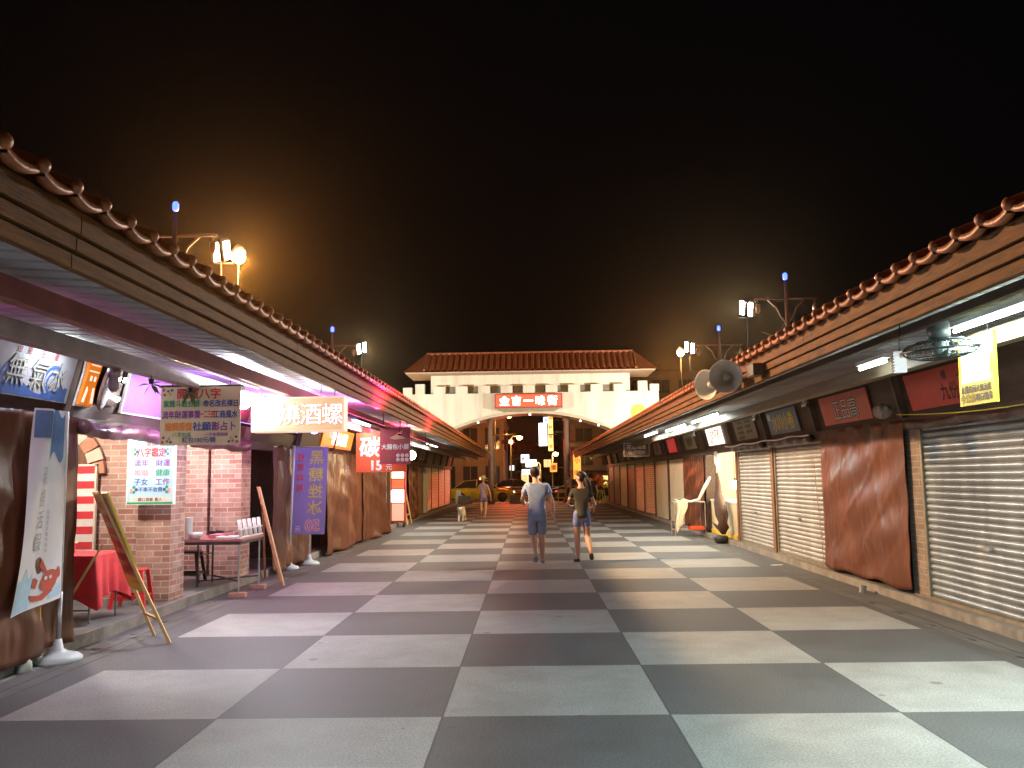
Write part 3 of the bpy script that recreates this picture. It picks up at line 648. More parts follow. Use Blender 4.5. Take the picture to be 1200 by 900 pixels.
def bulb(x, y, z, label, P, col, r=.07, name='hanging_bulb', E=60, top=2.8, dx=None, spotaim=None):
    T = thing(name, (x, y, z), label, 'lamp')
    c = MB(); c.tube([(x, y, z + r), (x, y, top)], .008, 6); c.lathe([(.02, r + .06), (.03, r), (.02, r * .7)], 10, 0, Matrix.Translation((x, y, z))); c.build('cord', BLACKM, T)
    g = MB(smooth=True); g.lathe([(.001, -r)] + [(r * math.sin(PI * k / 8), -r * math.cos(PI * k / 8)) for k in range(1, 8)] + [(.001, r)], 14, 0, Matrix.Translation((x, y, z))); g.build('bulb', emis('bulb_' + label[:12], col, E), T)
    if spotaim: lamp('SPOT', (x, y - .13, z), P, col, .08, aim=spotaim, spot=172, blend=.5, parent=T, name='bulb_glow')
    else: lamp('POINT', (x + (dx if dx is not None else .22 if x < 0 else -.22), y - .1, z - .12), P, col, .08, parent=T, name='bulb_glow')
bulb(-3.42, 10.2, 2.57, 'dazzling white lamp beside the lit snail sign', 170, (.90, .92, 1), .11, 'work_lamp', 90, spotaim=(-2.2, 5, 1.2))
bulb(-3.1, 11.3, 2.5, 'second dazzling lamp half hidden by the lit snail sign', 22, (.85, .85, 1), .09, 'work_lamp', 80)
bulb(-2.88, 21.2, 2.18, 'round warm bulb hanging below the dark red sausage sign', 55, (1, .72, .38), .11, E=30)
bulb(-5.5, 9.6, 2.45, 'warm bulb in the brick bay with the red table', 110, (1, .9, .78))
bulb(-5.4, 12.5, 2.5, 'bulb in the brick bay with the folding table', 110, (1, .86, .88))
bulb(5.3, 21.3, 2.45, 'warm bulb lighting the open stall on the right', 130, (1, .84, .55), dx=.25)
bulb(4.9, 20.6, 1.35, 'low bright lamp glowing on the counter of the lit stall', 45, (1, .88, .6), .10, dx=.25)
# coloured party light added to colour the left eave and signs
def tint(x, y, z, label, P, col, aim):
    T = thing('added_colour_light', (x, y, z), label, 'lamp')
    h = MB(smooth=True); h.lathe([(.03, .12), (.07, .08), (.075, 0)], 12, 0, Matrix.Translation((x, y, z)), cap1=False); h.tube([(x, y, z + .1), (x, y, 2.8)], .008, 6); h.build('shade', BLACKM, T)
    g = MB(smooth=True); g.lathe([(.065, 0), (.05, -.03), (.001, -.045)], 12, 0, Matrix.Translation((x, y, z))); g.build('lens', emis('lens_' + label[:10], col, 12), T)
    lamp('SPOT', (x, y, z - .09), P, col, .06, aim=aim, spot=140, blend=.8, parent=T, name='colour_glow')
def strip(x, y0, y1, z, label, P, col):  # coloured strips added for the glow they throw on the eave
    T = thing('added_light_strip', (x, (y0 + y1) / 2, z), label, 'added light strip')
    h = MB(); h.box(x - .025, x + .025, y0, y1, z - .03, z); h.build('channel', UNLIT, T); g = MB(); g.box(x - .02, x + .02, y0 + .02, y1 - .02, z + .002, z + .008); g.build('diffuser', emis('strip_' + label[:8], col, 1.5), T)
    c = MB()
    for y in (y0 + .1, y1 - .1): c.tube([(x, y, z), (x, y, 2.8)], .005, 5)
    c.build('hanger', UNLIT, T)
    lamp('AREA', (x, (y0 + y1) / 2, z + .02), P, col, size=(.05, y1 - y0), aim=(x - .02, (y0 + y1) / 2, z + 3), parent=T, name='strip_glow')
strip(-2.62, 10.7, 15.6, 2.56, 'magenta light strip under the left eave behind the lit snail sign', 330, (1, .05, .30))
strip(-2.62, 17.4, 22.0, 2.52, 'rosy light strip under the left eave above the charcoal price sign', 190, (1, .07, .18))
strip(-3.95, 11.3, 14.6, 2.40, 'violet light strip along the left sign band past the brick pier', 60, (.45, .25, 1))
tint(-3.5, 14.0, 2.4, 'violet blue spotlight above the purple shaved-ice flag', 14, (.30, .2, 1), (-4.6, 15.2, 2.9))
tint(-3.95, 9.6, 2.42, 'violet spotlight above the fortune teller board', 80, (.50, .2, 1), (-4.6, 10.8, 3.2))
tint(-3.9, 4.4, 2.55, 'pink spotlight over the dark tarp on the left', 34, (1, .10, .5), (-4.6, 7.9, 2.1))
# ------------------------------------------------------------------ signs
def sign(name, label, F, w, h, mats, draw, frame_mat=None, depth=.03, cat='sign', group=None, fw=.018, panel='panel', extra=None):
    o = F.translation
    T = thing(name, tuple(o), label, cat, group)
    b = MB(); b.box(-w / 2, w / 2, -h / 2, h / 2, -depth, 0, 0, F)
    if draw: draw(b, F)
    b.build(panel, mats, T)
    if frame_mat:
        f = MB()
        f.box(-w / 2 - fw, w / 2 + fw, h / 2, h / 2 + fw, -depth - .003, .008, 0, F); f.box(-w / 2 - fw, w / 2 + fw, -h / 2 - fw, -h / 2, -depth - .003, .008, 0, F)
        f.box(-w / 2 - fw, -w / 2, -h / 2, h / 2, -depth - .003, .008, 0, F); f.box(w / 2, w / 2 + fw, -h / 2, h / 2, -depth - .003, .008, 0, F)
        f.build('frame', frame_mat, T)
    if extra: extra(T, F)
    return T
def cords(T, F, w, h, ztop, xs=(-.4, .4)):
    c = MB()
    for x in xs:
        p = F @ Vector((x * w, h / 2, -.01)); c.tube([p, (p.x, p.y, ztop)], .006, 5)
    c.build('cord', BLACKM, T)
def vinyl(name, c1, c2=None, rough=.45): return mat(name, c1, c2, 1.6, rough, bump=.35, bscale=5)
# --- right band (leaning signboards)
TR = .24
def rsign(name, label, y, w, h, mats, draw, z=2.535, fm=None, dep=.02):
    return sign(name, label, RF(4.655 - .045 + (2.535 - z) * .24, y, z, TR), w, h, mats, draw, fm, dep, group='signboards on the right-hand stalls')
REDV = vinyl('red_vinyl', (.74, .085, .06), (.62, .06, .045)); PNKV = vinyl('salmon_vinyl', (.78, .22, .15), (.64, .13, .09)); BLUV = vinyl('blue_grey_vinyl', (.25, .33, .42), (.17, .23, .32)); OLV = vinyl('olive_vinyl', (.36, .34, .24), (.28, .26, .18)); MAUV = vinyl('mauve_vinyl', (.40, .22, .25), (.3, .15, .18))
rsign('signboard', 'plain red signboard with a few black characters behind the yellow board', 9.5, 1.85, .43, [REDV, INK], lambda b, F: (b.text('九份', .08, -.06, .19, 1, F), b.text('傅', .05, .12, .11, 1, F), b.text('芋圓', .56, .0, .24, 1, F)))
rsign('signboard', 'salmon red signboard with outlined white characters above the brown tarp', 12.55, 1.86, .43, [PNKV, INK, WHITEI], lambda b, F: (b.text('正品高', .05, -.01, .30, 1, F, off=.035), b.text('正品高', .05, -.01, .30, 2, F, z=.008, off=.002)))
rsign('signboard', 'blue grey signboard with bright yellow brush characters', 15.6, 1.75, .43, [BLUV, YELI, WHITEI], lambda b, F: (b.text('水川小卷', .05, 0, .30, 1, F, off=.03), b.box(-.84, -.66, .06, .18, 0, .004, 2, F)))
def menu(b, F):
    for r in range(7): b.text('烤小卷魷魚香腸甜不辣雞排' [r:r + 6], -.35 + (r % 2) * .7, .17 - (r // 2) * .11, .075, 1, F)
rsign('signboard', 'olive menu board with dense dark lettering between two silver spot lamps', 18.3, 1.7, .43, [OLV, INK], menu)
rsign('lit_signboard', 'glowing white signboard over the open lit stall', 21.3, 1.7, .43, [emis('lit_white_panel', (1, .85, .72), 1.0), REDI], lambda b, F: (b.text('生炒花枝', .1, .05, .24, 1, F), b.text('營業中', -.4, -.13, .11, 1, F)))
rsign('signboard', 'olive signboard just beyond the glowing white signboard', 24.6, 1.6, .43, [OLV, INK], lambda b, F: b.text('海產粥', 0, 0, .24, 1, F))
rsign('signboard', 'small bright red signboard among dark neighbours toward the gate', 27.7, 1.4, .43, [emis('dim_red_panel', (.9, .06, .06), .22), WHITEI], lambda b, F: b.text('紅豆餅', 0, 0, .2, 1, F))
rsign('signboard', 'mauve signboard between the red one and the white-framed board', 30.8, 1.6, .43, [MAUV, INK], lambda b, F: b.text('滷味', 0, 0, .24, 1, F))
for y, lab in ((34.0, 'dim brown signboard beyond the white-framed board'), (37.0, 'dim brown signboard second from the gate end'), (40.0, 'dim brown signboard closest to the gate end')):
    rsign('signboard', lab, y, 1.3, .4, [MAUV, INK], lambda b, F: b.text('小吃', 0, 0, .22, 1, F))
sign('hanging_board', 'dark hanging board with a white frame facing up the street', CAMF(3.78, 30.0, 2.50), .86, .44, [vinyl('dark_mauve_vinyl', (.16, .10, .11), (.1, .06, .07)), WHITEI], lambda b, F: (b.text('花蓮海產', 0, .09, .16, 1, F), b.text('現撈現炒', 0, -.1, .14, 1, F)), WHITE, extra=lambda T, F: cords(T, F, .86, .44, 2.85))
# yellow hanging board
def ydraw(b, F):
    b.box(-.225, .215, -.10, .27, 0, .003, 1, F)
    b.text('此攤位因天氣因素', 0, -.15, .062, 2, F, off=.04, wmax=.46); b.text('今公休', -.13, -.225, .075, 3, F, off=.05); b.text('明日營業', .12, -.225, .06, 2, F, off=.04)
sign('hanging_board', 'yellow hanging board with a white blank field and black lettering', frame((3.62, 6.93, 2.41), (0, -1, 0), (.02, 0, 1)), .54, .56, [flat('yellow_board', (.62, .58, .03), .4), flat('board_white', (.42, .44, .44), .4), INK, flat('olive_ink', (.16, .12, .01))], ydraw, extra=lambda T, F: cords(T, F, .5, .56, 2.85))
# --- left band
def lsign(name, label, y, w, h, mats, draw, z=2.62, dep=.02, cat='sign', fm=None):
    return sign(name, label, LF(-(4.56 - .06) + .05 + (z - 2.59) * .24, y, z, .24), w, h, mats, draw, fm, dep, cat, group='signboards on the left-hand stalls')
def wave(b, F):
    for cx, cy, rr in ((1.02, -.08, .17), (.35, -.10, .15), (-.3, -.1, .16)):
        for q, ww in ((1.0, .035), (.62, .028)):
            vs = []; K = 18
            for k in range(K + 1):
                a = R(-30 + 290 * k / K); vs += [(cx + rr * q * math.cos(a), cy + rr * q * math.sin(a), .003), (cx + (rr * q - ww) * math.cos(a), cy + (rr * q - ww) * math.sin(a), .003)]
            b.add(vs, [(2 * k, 2 * k + 1, 2 * k + 3, 2 * k + 2) for k in range(K)], 1, F)
    b.grid(lambda u, v: (-1.3 + 2.6 * u, -.24 + v * (.09 + .05 * math.sin(u * 21)), .002), 40, 1, 1, F)
    for ch, x in zip('無氣水', (.43, .78, 1.10)): b.text(ch, x, -.02, .27, 2, F, z=.007, off=.02); b.text(ch, x, -.02, .27, 3, F, z=.011, off=.0)
    for ch, x in zip('台東名產', (.40, .55, .76, .98)): b.text(ch, x, .17, .075, 4, F, z=.006)
lsign('signboard', 'whitish signboard with blue waves and outlined characters at the far left', 6.9, 2.7, .5, [vinyl('white_vinyl', (.58, .58, .62), (.47, .47, .52)), flat('wave_blue', (.08, .18, .50)), flat('glyph_grey', (.14, .17, .2)), flat('glyph_pale', (.60, .60, .50)), flat('dull_red', (.42, .1, .12))], wave)
def orng(b, F):
    pass
def orange_sign():
    F = LF(-4.36, 8.40, 2.62, .24); T = thing('character_sign', tuple(F.translation), 'bright orange cut-out character sign edged in white at the end of the wave board', 'sign')
    b = MB(); b.prism([(-.12, -.25), (-.02, -.25), (-.01, -.08), (.02, -.08), (.05, -.25), (.14, -.25), (.10, -.04), (.12, .12), (.13, .19), (.07, .20), (.06, .25), (-.05, .25), (-.06, .20), (-.12, .18), (-.10, .06), (-.11, -.05)], .03, 0, F)
    b.prism([(-.095, -.22), (-.05, -.22), (-.035, -.09), (-.06, -.06)], .003, 1, F @ Matrix.Translation((0, 0, .031))); b.prism([(.07, -.22), (.115, -.22), (.08, -.06), (.05, -.07)], .003, 1, F @ Matrix.Translation((0, 0, .031)))
    for x in (-.04, .035): b.box(x, x + .03, .0, .05, .03, .034, 1, F)
    b.box(-.09, .10, .09, .102, .03, .034, 1, F); b.box(-.085, .09, .155, .165, .03, .034, 1, F)
    b.build('plate', [emis('orange_plate', (1, .25, .01), .35, (.7, .22, .02)), emis('white_edge', (1, .85, .7), .6)], T)
    rim = MB(); rim.prism([(-.14, -.27), (.0, -.27), (.015, -.10), (.03, -.27), (.16, -.27), (.12, -.04), (.15, .21), (.08, .22), (.075, .27), (-.065, .27), (-.075, .22), (-.14, .20), (-.12, .06), (-.13, -.05)], .02, 0, F @ Matrix.Translation((0, 0, -.022))); rim.build('outline', WHITEI, T)
orange_sign()
lsign('blank_panel', 'blank panel above the brick bays, purple light put into its colour', 10.85, 2.95, .46, [vinyl('purple_light_tint', (.34, .19, .40), (.28, .15, .33)), INK], None, z=2.61, cat='panel', fm=WHITE)  # lilac vinyl: purple light on a white panel, mixed into its colour
def lit2(b, F): b.text('現烤大花枝', .1, .0, .30, 1, F, off=.03); b.box(-1.5, 1.5, -.21, -.17, 0, .004, 2, F)
lsign('lit_signboard', 'glowing orange signboard below and beyond the lit snail sign', 20.2, 3.1, .44, [emis('lit_orange_panel', (1, .32, .05), .8, (.5, .2, .05)), emis('lit_white_glyph', (1, .9, .7), 2), emis('lit_red', (1, .15, .05), 1)], lit2, z=2.55)
for y, lab, m in ((24.5, 'dim red signboard behind the charcoal price sign', REDV), (27.2, 'dim olive signboard over the slatted shutter on the left', OLV), (33.2, 'dim olive signboard past the yellow easel', OLV), (36.2, 'dim mauve signboard toward the gate on the left', MAUV)):
    lsign('signboard', lab, y, 1.7, .42, [m, INK], lambda b, F: b.text('小吃部', 0, 0, .22, 1, F), z=2.58)
# recess with bulbs and round tray
def bulb_row():
    T = thing('lamp_cluster', (-4.42, 9.05, 2.6), 'cluster of five small white bulbs left of the blank purple panel', 'lamp')
    b = MB(); F = LF(-4.44, 9.05, 2.62, .24); b.box(-.2, .2, -.2, .2, -.02, 0, 0, F); b.build('backing', DWOOD, T)
    for (x, y) in ((-.12, .1), (.02, .1), (.15, .1), (-.1, -.1), (.1, -.12)):
        g = MB(smooth=True); M = F @ Matrix.Translation((x, y, .03)); g.lathe([(.035, -.03), (.03, 0), (.015, .02), (.001, .024)], 10, 0, M @ Matrix.Rotation(PI / 2, 4, 'X')); g.build('bulb', emis('small_bulb', (1, .97, 1), 14), T)
bulb_row()
b = MB(smooth=True); b.lathe([(.001, 0), (.24, 0), (.27, .02), (.27, .045), (.24, .03), (.001, .02)], 28, 0, LF(-4.36, 8.72, 2.62, .3) @ Matrix.Rotation(R(20), 4, 'Y')); tag(b.build('round_tray', mat('woven_tray', (.45, .38, .36), (.3, .25, .24), 12, .7, bump=.4), loc=(-4.36, 8.72, 2.62)), 'round woven tray leaning beside the orange character sign', 'tray')
# fortune boards
CREAMV = vinyl('cream_vinyl', (.70, .62, .38), (.60, .52, .31))
def fort(b, F):
    b.text('開運八字', -.02, .245, .115, 1, F, off=.03)
    b.text('紫微斗數合婚', -.21, .135, .075, 2, F, wmax=.40, off=.03); b.text('命名改名擇日', .22, .135, .075, 3, F, wmax=.38, off=.03)
    b.text('流年財運事業', -.21, .015, .085, 4, F, wmax=.42, off=.03); b.text('一二三四', .08, .015, .085, 1, F, wmax=.16, off=.03); b.text('工商風水', .28, .015, .085, 3, F, wmax=.26, off=.03)
    b.text('婚姻感情', -.24, -.115, .09, 5, F, wmax=.30, off=.03); b.text('社願', .02, -.115, .095, 3, F, off=.03); b.text('影占卜', .26, -.115, .095, 4, F, wmax=.26, off=.03)
    b.text('八字社區', -.2, -.205, .05, 2, F, wmax=.24); b.text('八字命理諮詢', .18, -.205, .04, 4, F, wmax=.34)
    b.text('紅包100元/題', -.01, -.262, .06, 3, F, wmax=.44, off=.02)
    for sx, sy in ((-1, 1), (-1, -1), (1, -1)):
        for k, (dx, dy) in enumerate(((0, 0), (.05, -.01), (.01, -.05), (.07, -.04), (.09, .0))): b.lathe([(.016, 0), (.001, .002)], 6, (1, 6, 4, 5, 3)[k], F @ Matrix.Translation((sx * (.41 - dx), sy * (.285 + dy), .003)))
def fort_extra(T, F):
    r = MB(); r.tube([F @ Vector((-.47, .33, -.02)), F @ Vector((.45, .33, -.02))], .012, 8); r.build('rod', BLACKM, T); cords(T, F, .8, .64, 2.85)
sign('hanging_board', 'cream fortune teller board with coloured rows of characters hung under the eave', CAMF(-3.58, 9.3, 2.32), .88, .64, [CREAMV, REDI, GREENI, BLUEI, PURPI, ORNI, GREENI], fort, None, .012, extra=fort_extra)
def fort2(b, F):
    b.box(-.285, .285, -.40, -.375, 0, .01, 3, F); b.box(-.25, .25, -.37, -.315, 0, .003, 6, F)
    b.text('八字鑑定', .0, .24, .11, 1, F, wmax=.36, off=.03)
    b.text('流年', -.12, .11, .085, 4, F); b.text('財運', .15, .11, .085, 4, F); b.text('婚姻', -.12, -.01, .085, 5, F); b.text('健康', .15, -.01, .085, 3, F)
    b.text('子女', -.12, -.125, .085, 2, F); b.text('工作', .15, -.125, .085, 4, F); b.text('不準不收費', 0, -.22, .06, 2, F, wmax=.3); b.text('鐵口直斷 貴人', 0, -.342, .045, 7, F, wmax=.4)
    b.text('算命', 0, .345, .06, 1, F)
    for sx in (-1, 1):
        for sy in (-.25, .28):
            for k in range(5): b.lathe([(.022, 0), (.001, .002)], 6, (5, 3, 2, 5, 3)[k], F @ Matrix.Translation((sx * (.235 - .03 * (k % 3)), sy + .03 * (k // 2) * (1 if sy < 0 else -1), .003)))
sign('lit_board', 'pale blue lit board with coloured characters on the brick pier behind the easel', CAMF(-4.69, 10.62, 1.735), .57, .79, [emis('pale_blue_panel', (.5, .85, 1), .16, (.30, .42, .48)), REDI, BLUEI, GREENI, PURPI, flat('soft_red', (.75, .3, .3)), flat('peach_bar', (.8, .6, .5)), INK], fort2, WHITE, .05, fw=.012, extra=lambda T, F: cords(T, F, .5, .8, 2.5))
# the lit snail sign
def snail():
    F = CAMF(-2.81, 10.4, 2.405); w, h = 1.14, .43
    T = thing('lightbox_sign', (-2.81, 10.4, 2.4), 'big glowing lightbox with outlined snail-snack characters under the left eave', 'sign')
    b = MB(); b.box(-w / 2, w / 2, -h / 2, h / 2, -.22, -.004, 0, F); b.build('box', emis('lightbox_case', (1, .7, .5), .5, (.5, .4, .35)), T, bevel=.008)
    f = MB(); f.box(-w / 2 + .02, w / 2 - .02, -h / 2 + .02, h / 2 - .02, 0, .004, 0, F)
    for ch, x in zip('燒酒螺', (-.10, .165, .43)): f.text(ch, x, 0, .26, 1, F, z=.007, off=.028); f.text(ch, x, 0, .26, 2, F, z=.011, off=.0)
    f.text('小', -.4, 0, .26, 1, F, z=.007, off=.028); f.text('小', -.4, 0, .26, 2, F, z=.011)
    f.build('face', [emis('lightbox_face', (1, .60, .30), .42, (.4, .3, .2)), emis('glyph_red_glow', (1, .10, .08), .5, (.3, .03, .03)), emis('glyph_white_glow', (1, .96, .92), 1.6)], T)
    cords(T, F, w, h, 2.8)
    lamp('AREA', (-2.81, 10.36, 2.4), 6, (1, .75, .62), size=(1.0, .38), aim=(-2.81, 5, 2.1), parent=T, name='box_glow')
snail()
# charcoal price sign and sausage sign
OREDV = vinyl('orange_red_vinyl', (.72, .10, .03), (.6, .07, .02))
sign('price_sign', 'orange red charcoal price sign with large white brush characters reading 15', CAMF(-3.08, 18.0, 2.16), 1.07, .82, [OREDV, WHITEI, YELI], lambda b, F: (b.text('碳', -.24, .12, .42, 1, F, off=.025, shear=.1), b.text('15', -.10, -.27, .26, 1, F, off=.04), b.text('元', .16, -.31, .13, 1, F)), None, .012, extra=lambda T, F: cords(T, F, 1.0, .8, 2.85))
def saus(b, F):
    b.text('大腸包小腸', 0, -.02, .11, 1, F, wmax=.56, off=.02)
    for k in range(2): b.grid(lambda u, v: (-.26 + .24 * u, -.22 - .07 * k + .025 * math.sin(PI * u) + .05 * (v - .5) * math.sin(PI * min(.95, max(.05, u))) , .004), 10, 2, 2, F)
    for i in range(3):
        for j in range(2): b.lathe([(.04, 0), (.03, .004), (.001, .006)], 10, 3, F @ Matrix.Translation((.06 + .09 * i, -.2 - .09 * j, .002)))
    b.prism([(-.12, .16), (.0, .22), (.16, .33), (.12, .2), (.22, .15), (0, .12)], .003, 4, F)
sign('hanging_sign', 'dark red sausage snack sign overlapping the charcoal price sign', CAMF(-2.72, 17.55, 2.28), .63, .75, [vinyl('deep_red_vinyl', (.36, .04, .05), (.27, .028, .035)), WHITEI, flat('sausage_brown', (.3, .08, .05)), flat('pale_dish', (.7, .55, .55)), flat('leaf_tan', (.6, .35, .2))], saus, None, .012, extra=lambda T, F: cords(T, F, .6, .75, 2.85))

# ------------------------------------------------------------------ flags
def weighted_base(b, x, y, r=.19):
    b.lathe([(r, 0), (r, .035), (r * .85, .06), (r * .45, .085), (.05, .11), (.03, .2)], 24, 0, Matrix.Translation((x, y, 0)))
WATERB = mat('base_plastic', (.62, .68, .68), (.5, .56, .56), 5, .4)
def prawn_flag():
    T = thing('feather_flag', (-4.30, 7.9, 0), 'white flag on a pole with a red prawn picture at its foot', 'flag', 'flags on poles in weighted bases')
    b = MB(smooth=True); weighted_base(b, -4.30, 7.92, .21); b.build('base', WATERB, T)
    p = MB(smooth=True); p.tube([(-4.30, 7.92, .1), (-4.30, 7.92, .62)], .022, 10); p.build('socket', STEEL, T)
    p = MB(smooth=True); p.tube([(-4.30, 7.92, .5), (-4.30, 7.92, 2.27)], .016, 8); p.build('pole', WHITE, T)
    def fn(u, v, dz=0.0):
        v = max(0.0, v); z = 2.27 - v * 1.70; wd = .48 + .30 * v ** 1.2
        yy = 7.90 - wd * u; amp = .045 * (1 - .5 * v); x = -4.285 + amp * math.sin(u * 9 * (1.15 - v * .5) + 1.2) * u + dz
        return (x, yy, z - .06 * u * v)
    f = MB(smooth=True); f.grid(lambda u, v: fn(u, v), 30, 40, 0)
    def pt(a, q, dz): return fn(a, q, dz)
    def patch(poly, m, dz=.004):
        c = (sum(p[0] for p in poly) / len(poly), sum(p[1] for p in poly) / len(poly)); n = len(poly)
        f.add([pt(c[0], c[1], dz)] + [pt(a, q, dz) for a, q in poly], [(0, 1 + i, 1 + (i + 1) % n) for i in range(n)], m)
    # blue band at the top, waves and prawn below, faint column of characters
    f.grid(lambda u, v: fn(.12 + .36 * u, .01 + .24 * v + .03 * math.sin(u * 7), .003), 12, 10, 1); f.grid(lambda u, v: fn(.55 + .40 * u, .01 + .14 * v, .003), 10, 6, 1)
    f.grid(lambda u, v: fn(.62 + .36 * u, .82 + (.03 * math.sin(u * 9)) + v * (.175 - .03 * math.sin(u * 9)), .003), 14, 4, 2); f.grid(lambda u, v: fn(.03 + .25 * u, .90 + .03 * math.sin(u * 8) + v * (.08 - .03 * math.sin(u * 8)), .003), 10, 3, 2)
    body = [(.28 + .17 * math.cos(a) * (1 + .15 * math.sin(2 * a)), .885 + .055 * math.sin(a)) for a in [2 * PI * k / 22 for k in range(22)]]
    patch(body, 3, .006); patch([(.40, .84), (.34, .835), (.46, .76), (.50, .80)], 3, .007); patch([(.2, .94), (.3, .93), (.55, .955), (.66, .93), (.6, .965), (.4, .975)], 3, .007); patch([(.05, .845), (.10, .82), (.13, .86), (.10, .89), (.05, .875)], 3, .007); patch([(.50, .87), (.58, .85), (.62, .89), (.54, .91)], 3, .007)
    for a, q in ((.36, .868), (.27, .868)): patch([(a + .03 * math.cos(t), q + .010 * math.sin(t)) for t in [2 * PI * k / 8 for k in range(8)]], 0, .009)
    for k, ch in enumerate('現撈活蝦'):
        vs, fs, x0, x1, y0, y1 = glyphs(ch, .0)
        f.add([fn(.62 + .22 * (.5 - (v.x - x0) / (x1 - x0)), .30 + .11 * k + .09 * (1 - (v.y - y0) / (y1 - y0)), .006) for v in vs], fs, 4)
    for k, ch in enumerate('當日直送產地鮮美'):
        vs, fs, x0, x1, y0, y1 = glyphs(ch, .0)
        f.add([fn(.40 + .05 * (.5 - (v.x - x0) / (x1 - x0)), .52 + .028 * k + .022 * (1 - (v.y - y0) / (y1 - y0)), .006) for v in vs], fs, 4)
    f.build('cloth', [mat('flag_cloth', (.74, .74, .76), (.66, .66, .7), 2, .8), flat('flag_blue', (.12, .22, .42), .8), flat('wave_pale_blue', (.42, .62, .78), .8), flat('prawn_red', (.55, .09, .05), .8), flat('flag_grey', (.42, .42, .46), .8)], T)
prawn_flag()
def ice_flag():
    T = thing('banner_flag', (-4.3, 15.65, 0), 'purple shaved-ice flag with yellow characters seen from behind', 'flag', 'flags on poles in weighted bases')
    b = MB(smooth=True); weighted_base(b, -4.36, 15.7, .18); b.build('base', WATERB, T)
    p = MB(smooth=True); p.tube([(-4.36, 15.7, .1), (-4.28, 15.66, 2.24)], .022, 8); p.tube([(-4.29, 15.66, 2.22), (-3.64, 15.6, 2.2)], .008, 6); p.build('pole', WHITE, T)
    F = CAMF(-3.97, 15.6, 1.41); w, h = .60, 1.56; K = Matrix.Shear('XY', 4, (0, 0)) if False else I4
    F = F @ Matrix(((1, .035, 0, 0), (0, 1, 0, 0), (0, 0, 1, 0), (0, 0, 0, 1)))
    f = MB(); f.box(-w / 2, w / 2, -h / 2, h / 2, -.004, 0, 0, F)
    for i, ch in enumerate('黑糖挫冰'): f.text(ch, .10, .60 - i * .30, .255, 1, F, off=.02, mirror=True)
    for i, ch in enumerate('任選四種'):
        f.lathe([(.068, 0), (.066, .003), (.001, .003)], 18, 2, F @ Matrix.Translation((-.19, .61 - i * .185, .0))); f.text(ch, -.19, .61 - i * .185, .125, 3, F, z=.008, off=.02, mirror=True)
    f.text('50', .07, -.62, .25, 4, F, off=.06, mirror=True); f.text('50', .07, -.62, .25, 2, F, z=.009, off=.015, mirror=True); f.text('元', -.19, -.68, .10, 4, F, z=.006, off=.03, mirror=True)
    f.build('cloth', [mat('flag_purple', (.36, .34, .66), (.30, .28, .58), 2, .7), flat('flag_yellow', (.85, .82, .16), .7), flat('flag_pink', (.80, .28, .36), .7), flat('flag_deep_pink', (.62, .12, .2), .7), WHITEI], T)
ice_flag()
T = thing('flag_stand', (-4.2, 16.5, 0), 'bare white pole in a weighted base behind the purple flag', 'flag stand', 'flags on poles in weighted bases')
b = MB(smooth=True); weighted_base(b, -4.2, 16.5, .2); b.build('base', WATERB, T); b = MB(smooth=True); b.tube([(-4.2, 16.5, .1), (-4.2, 16.5, 1.9)], .02, 8); b.build('pole', WHITE, T)

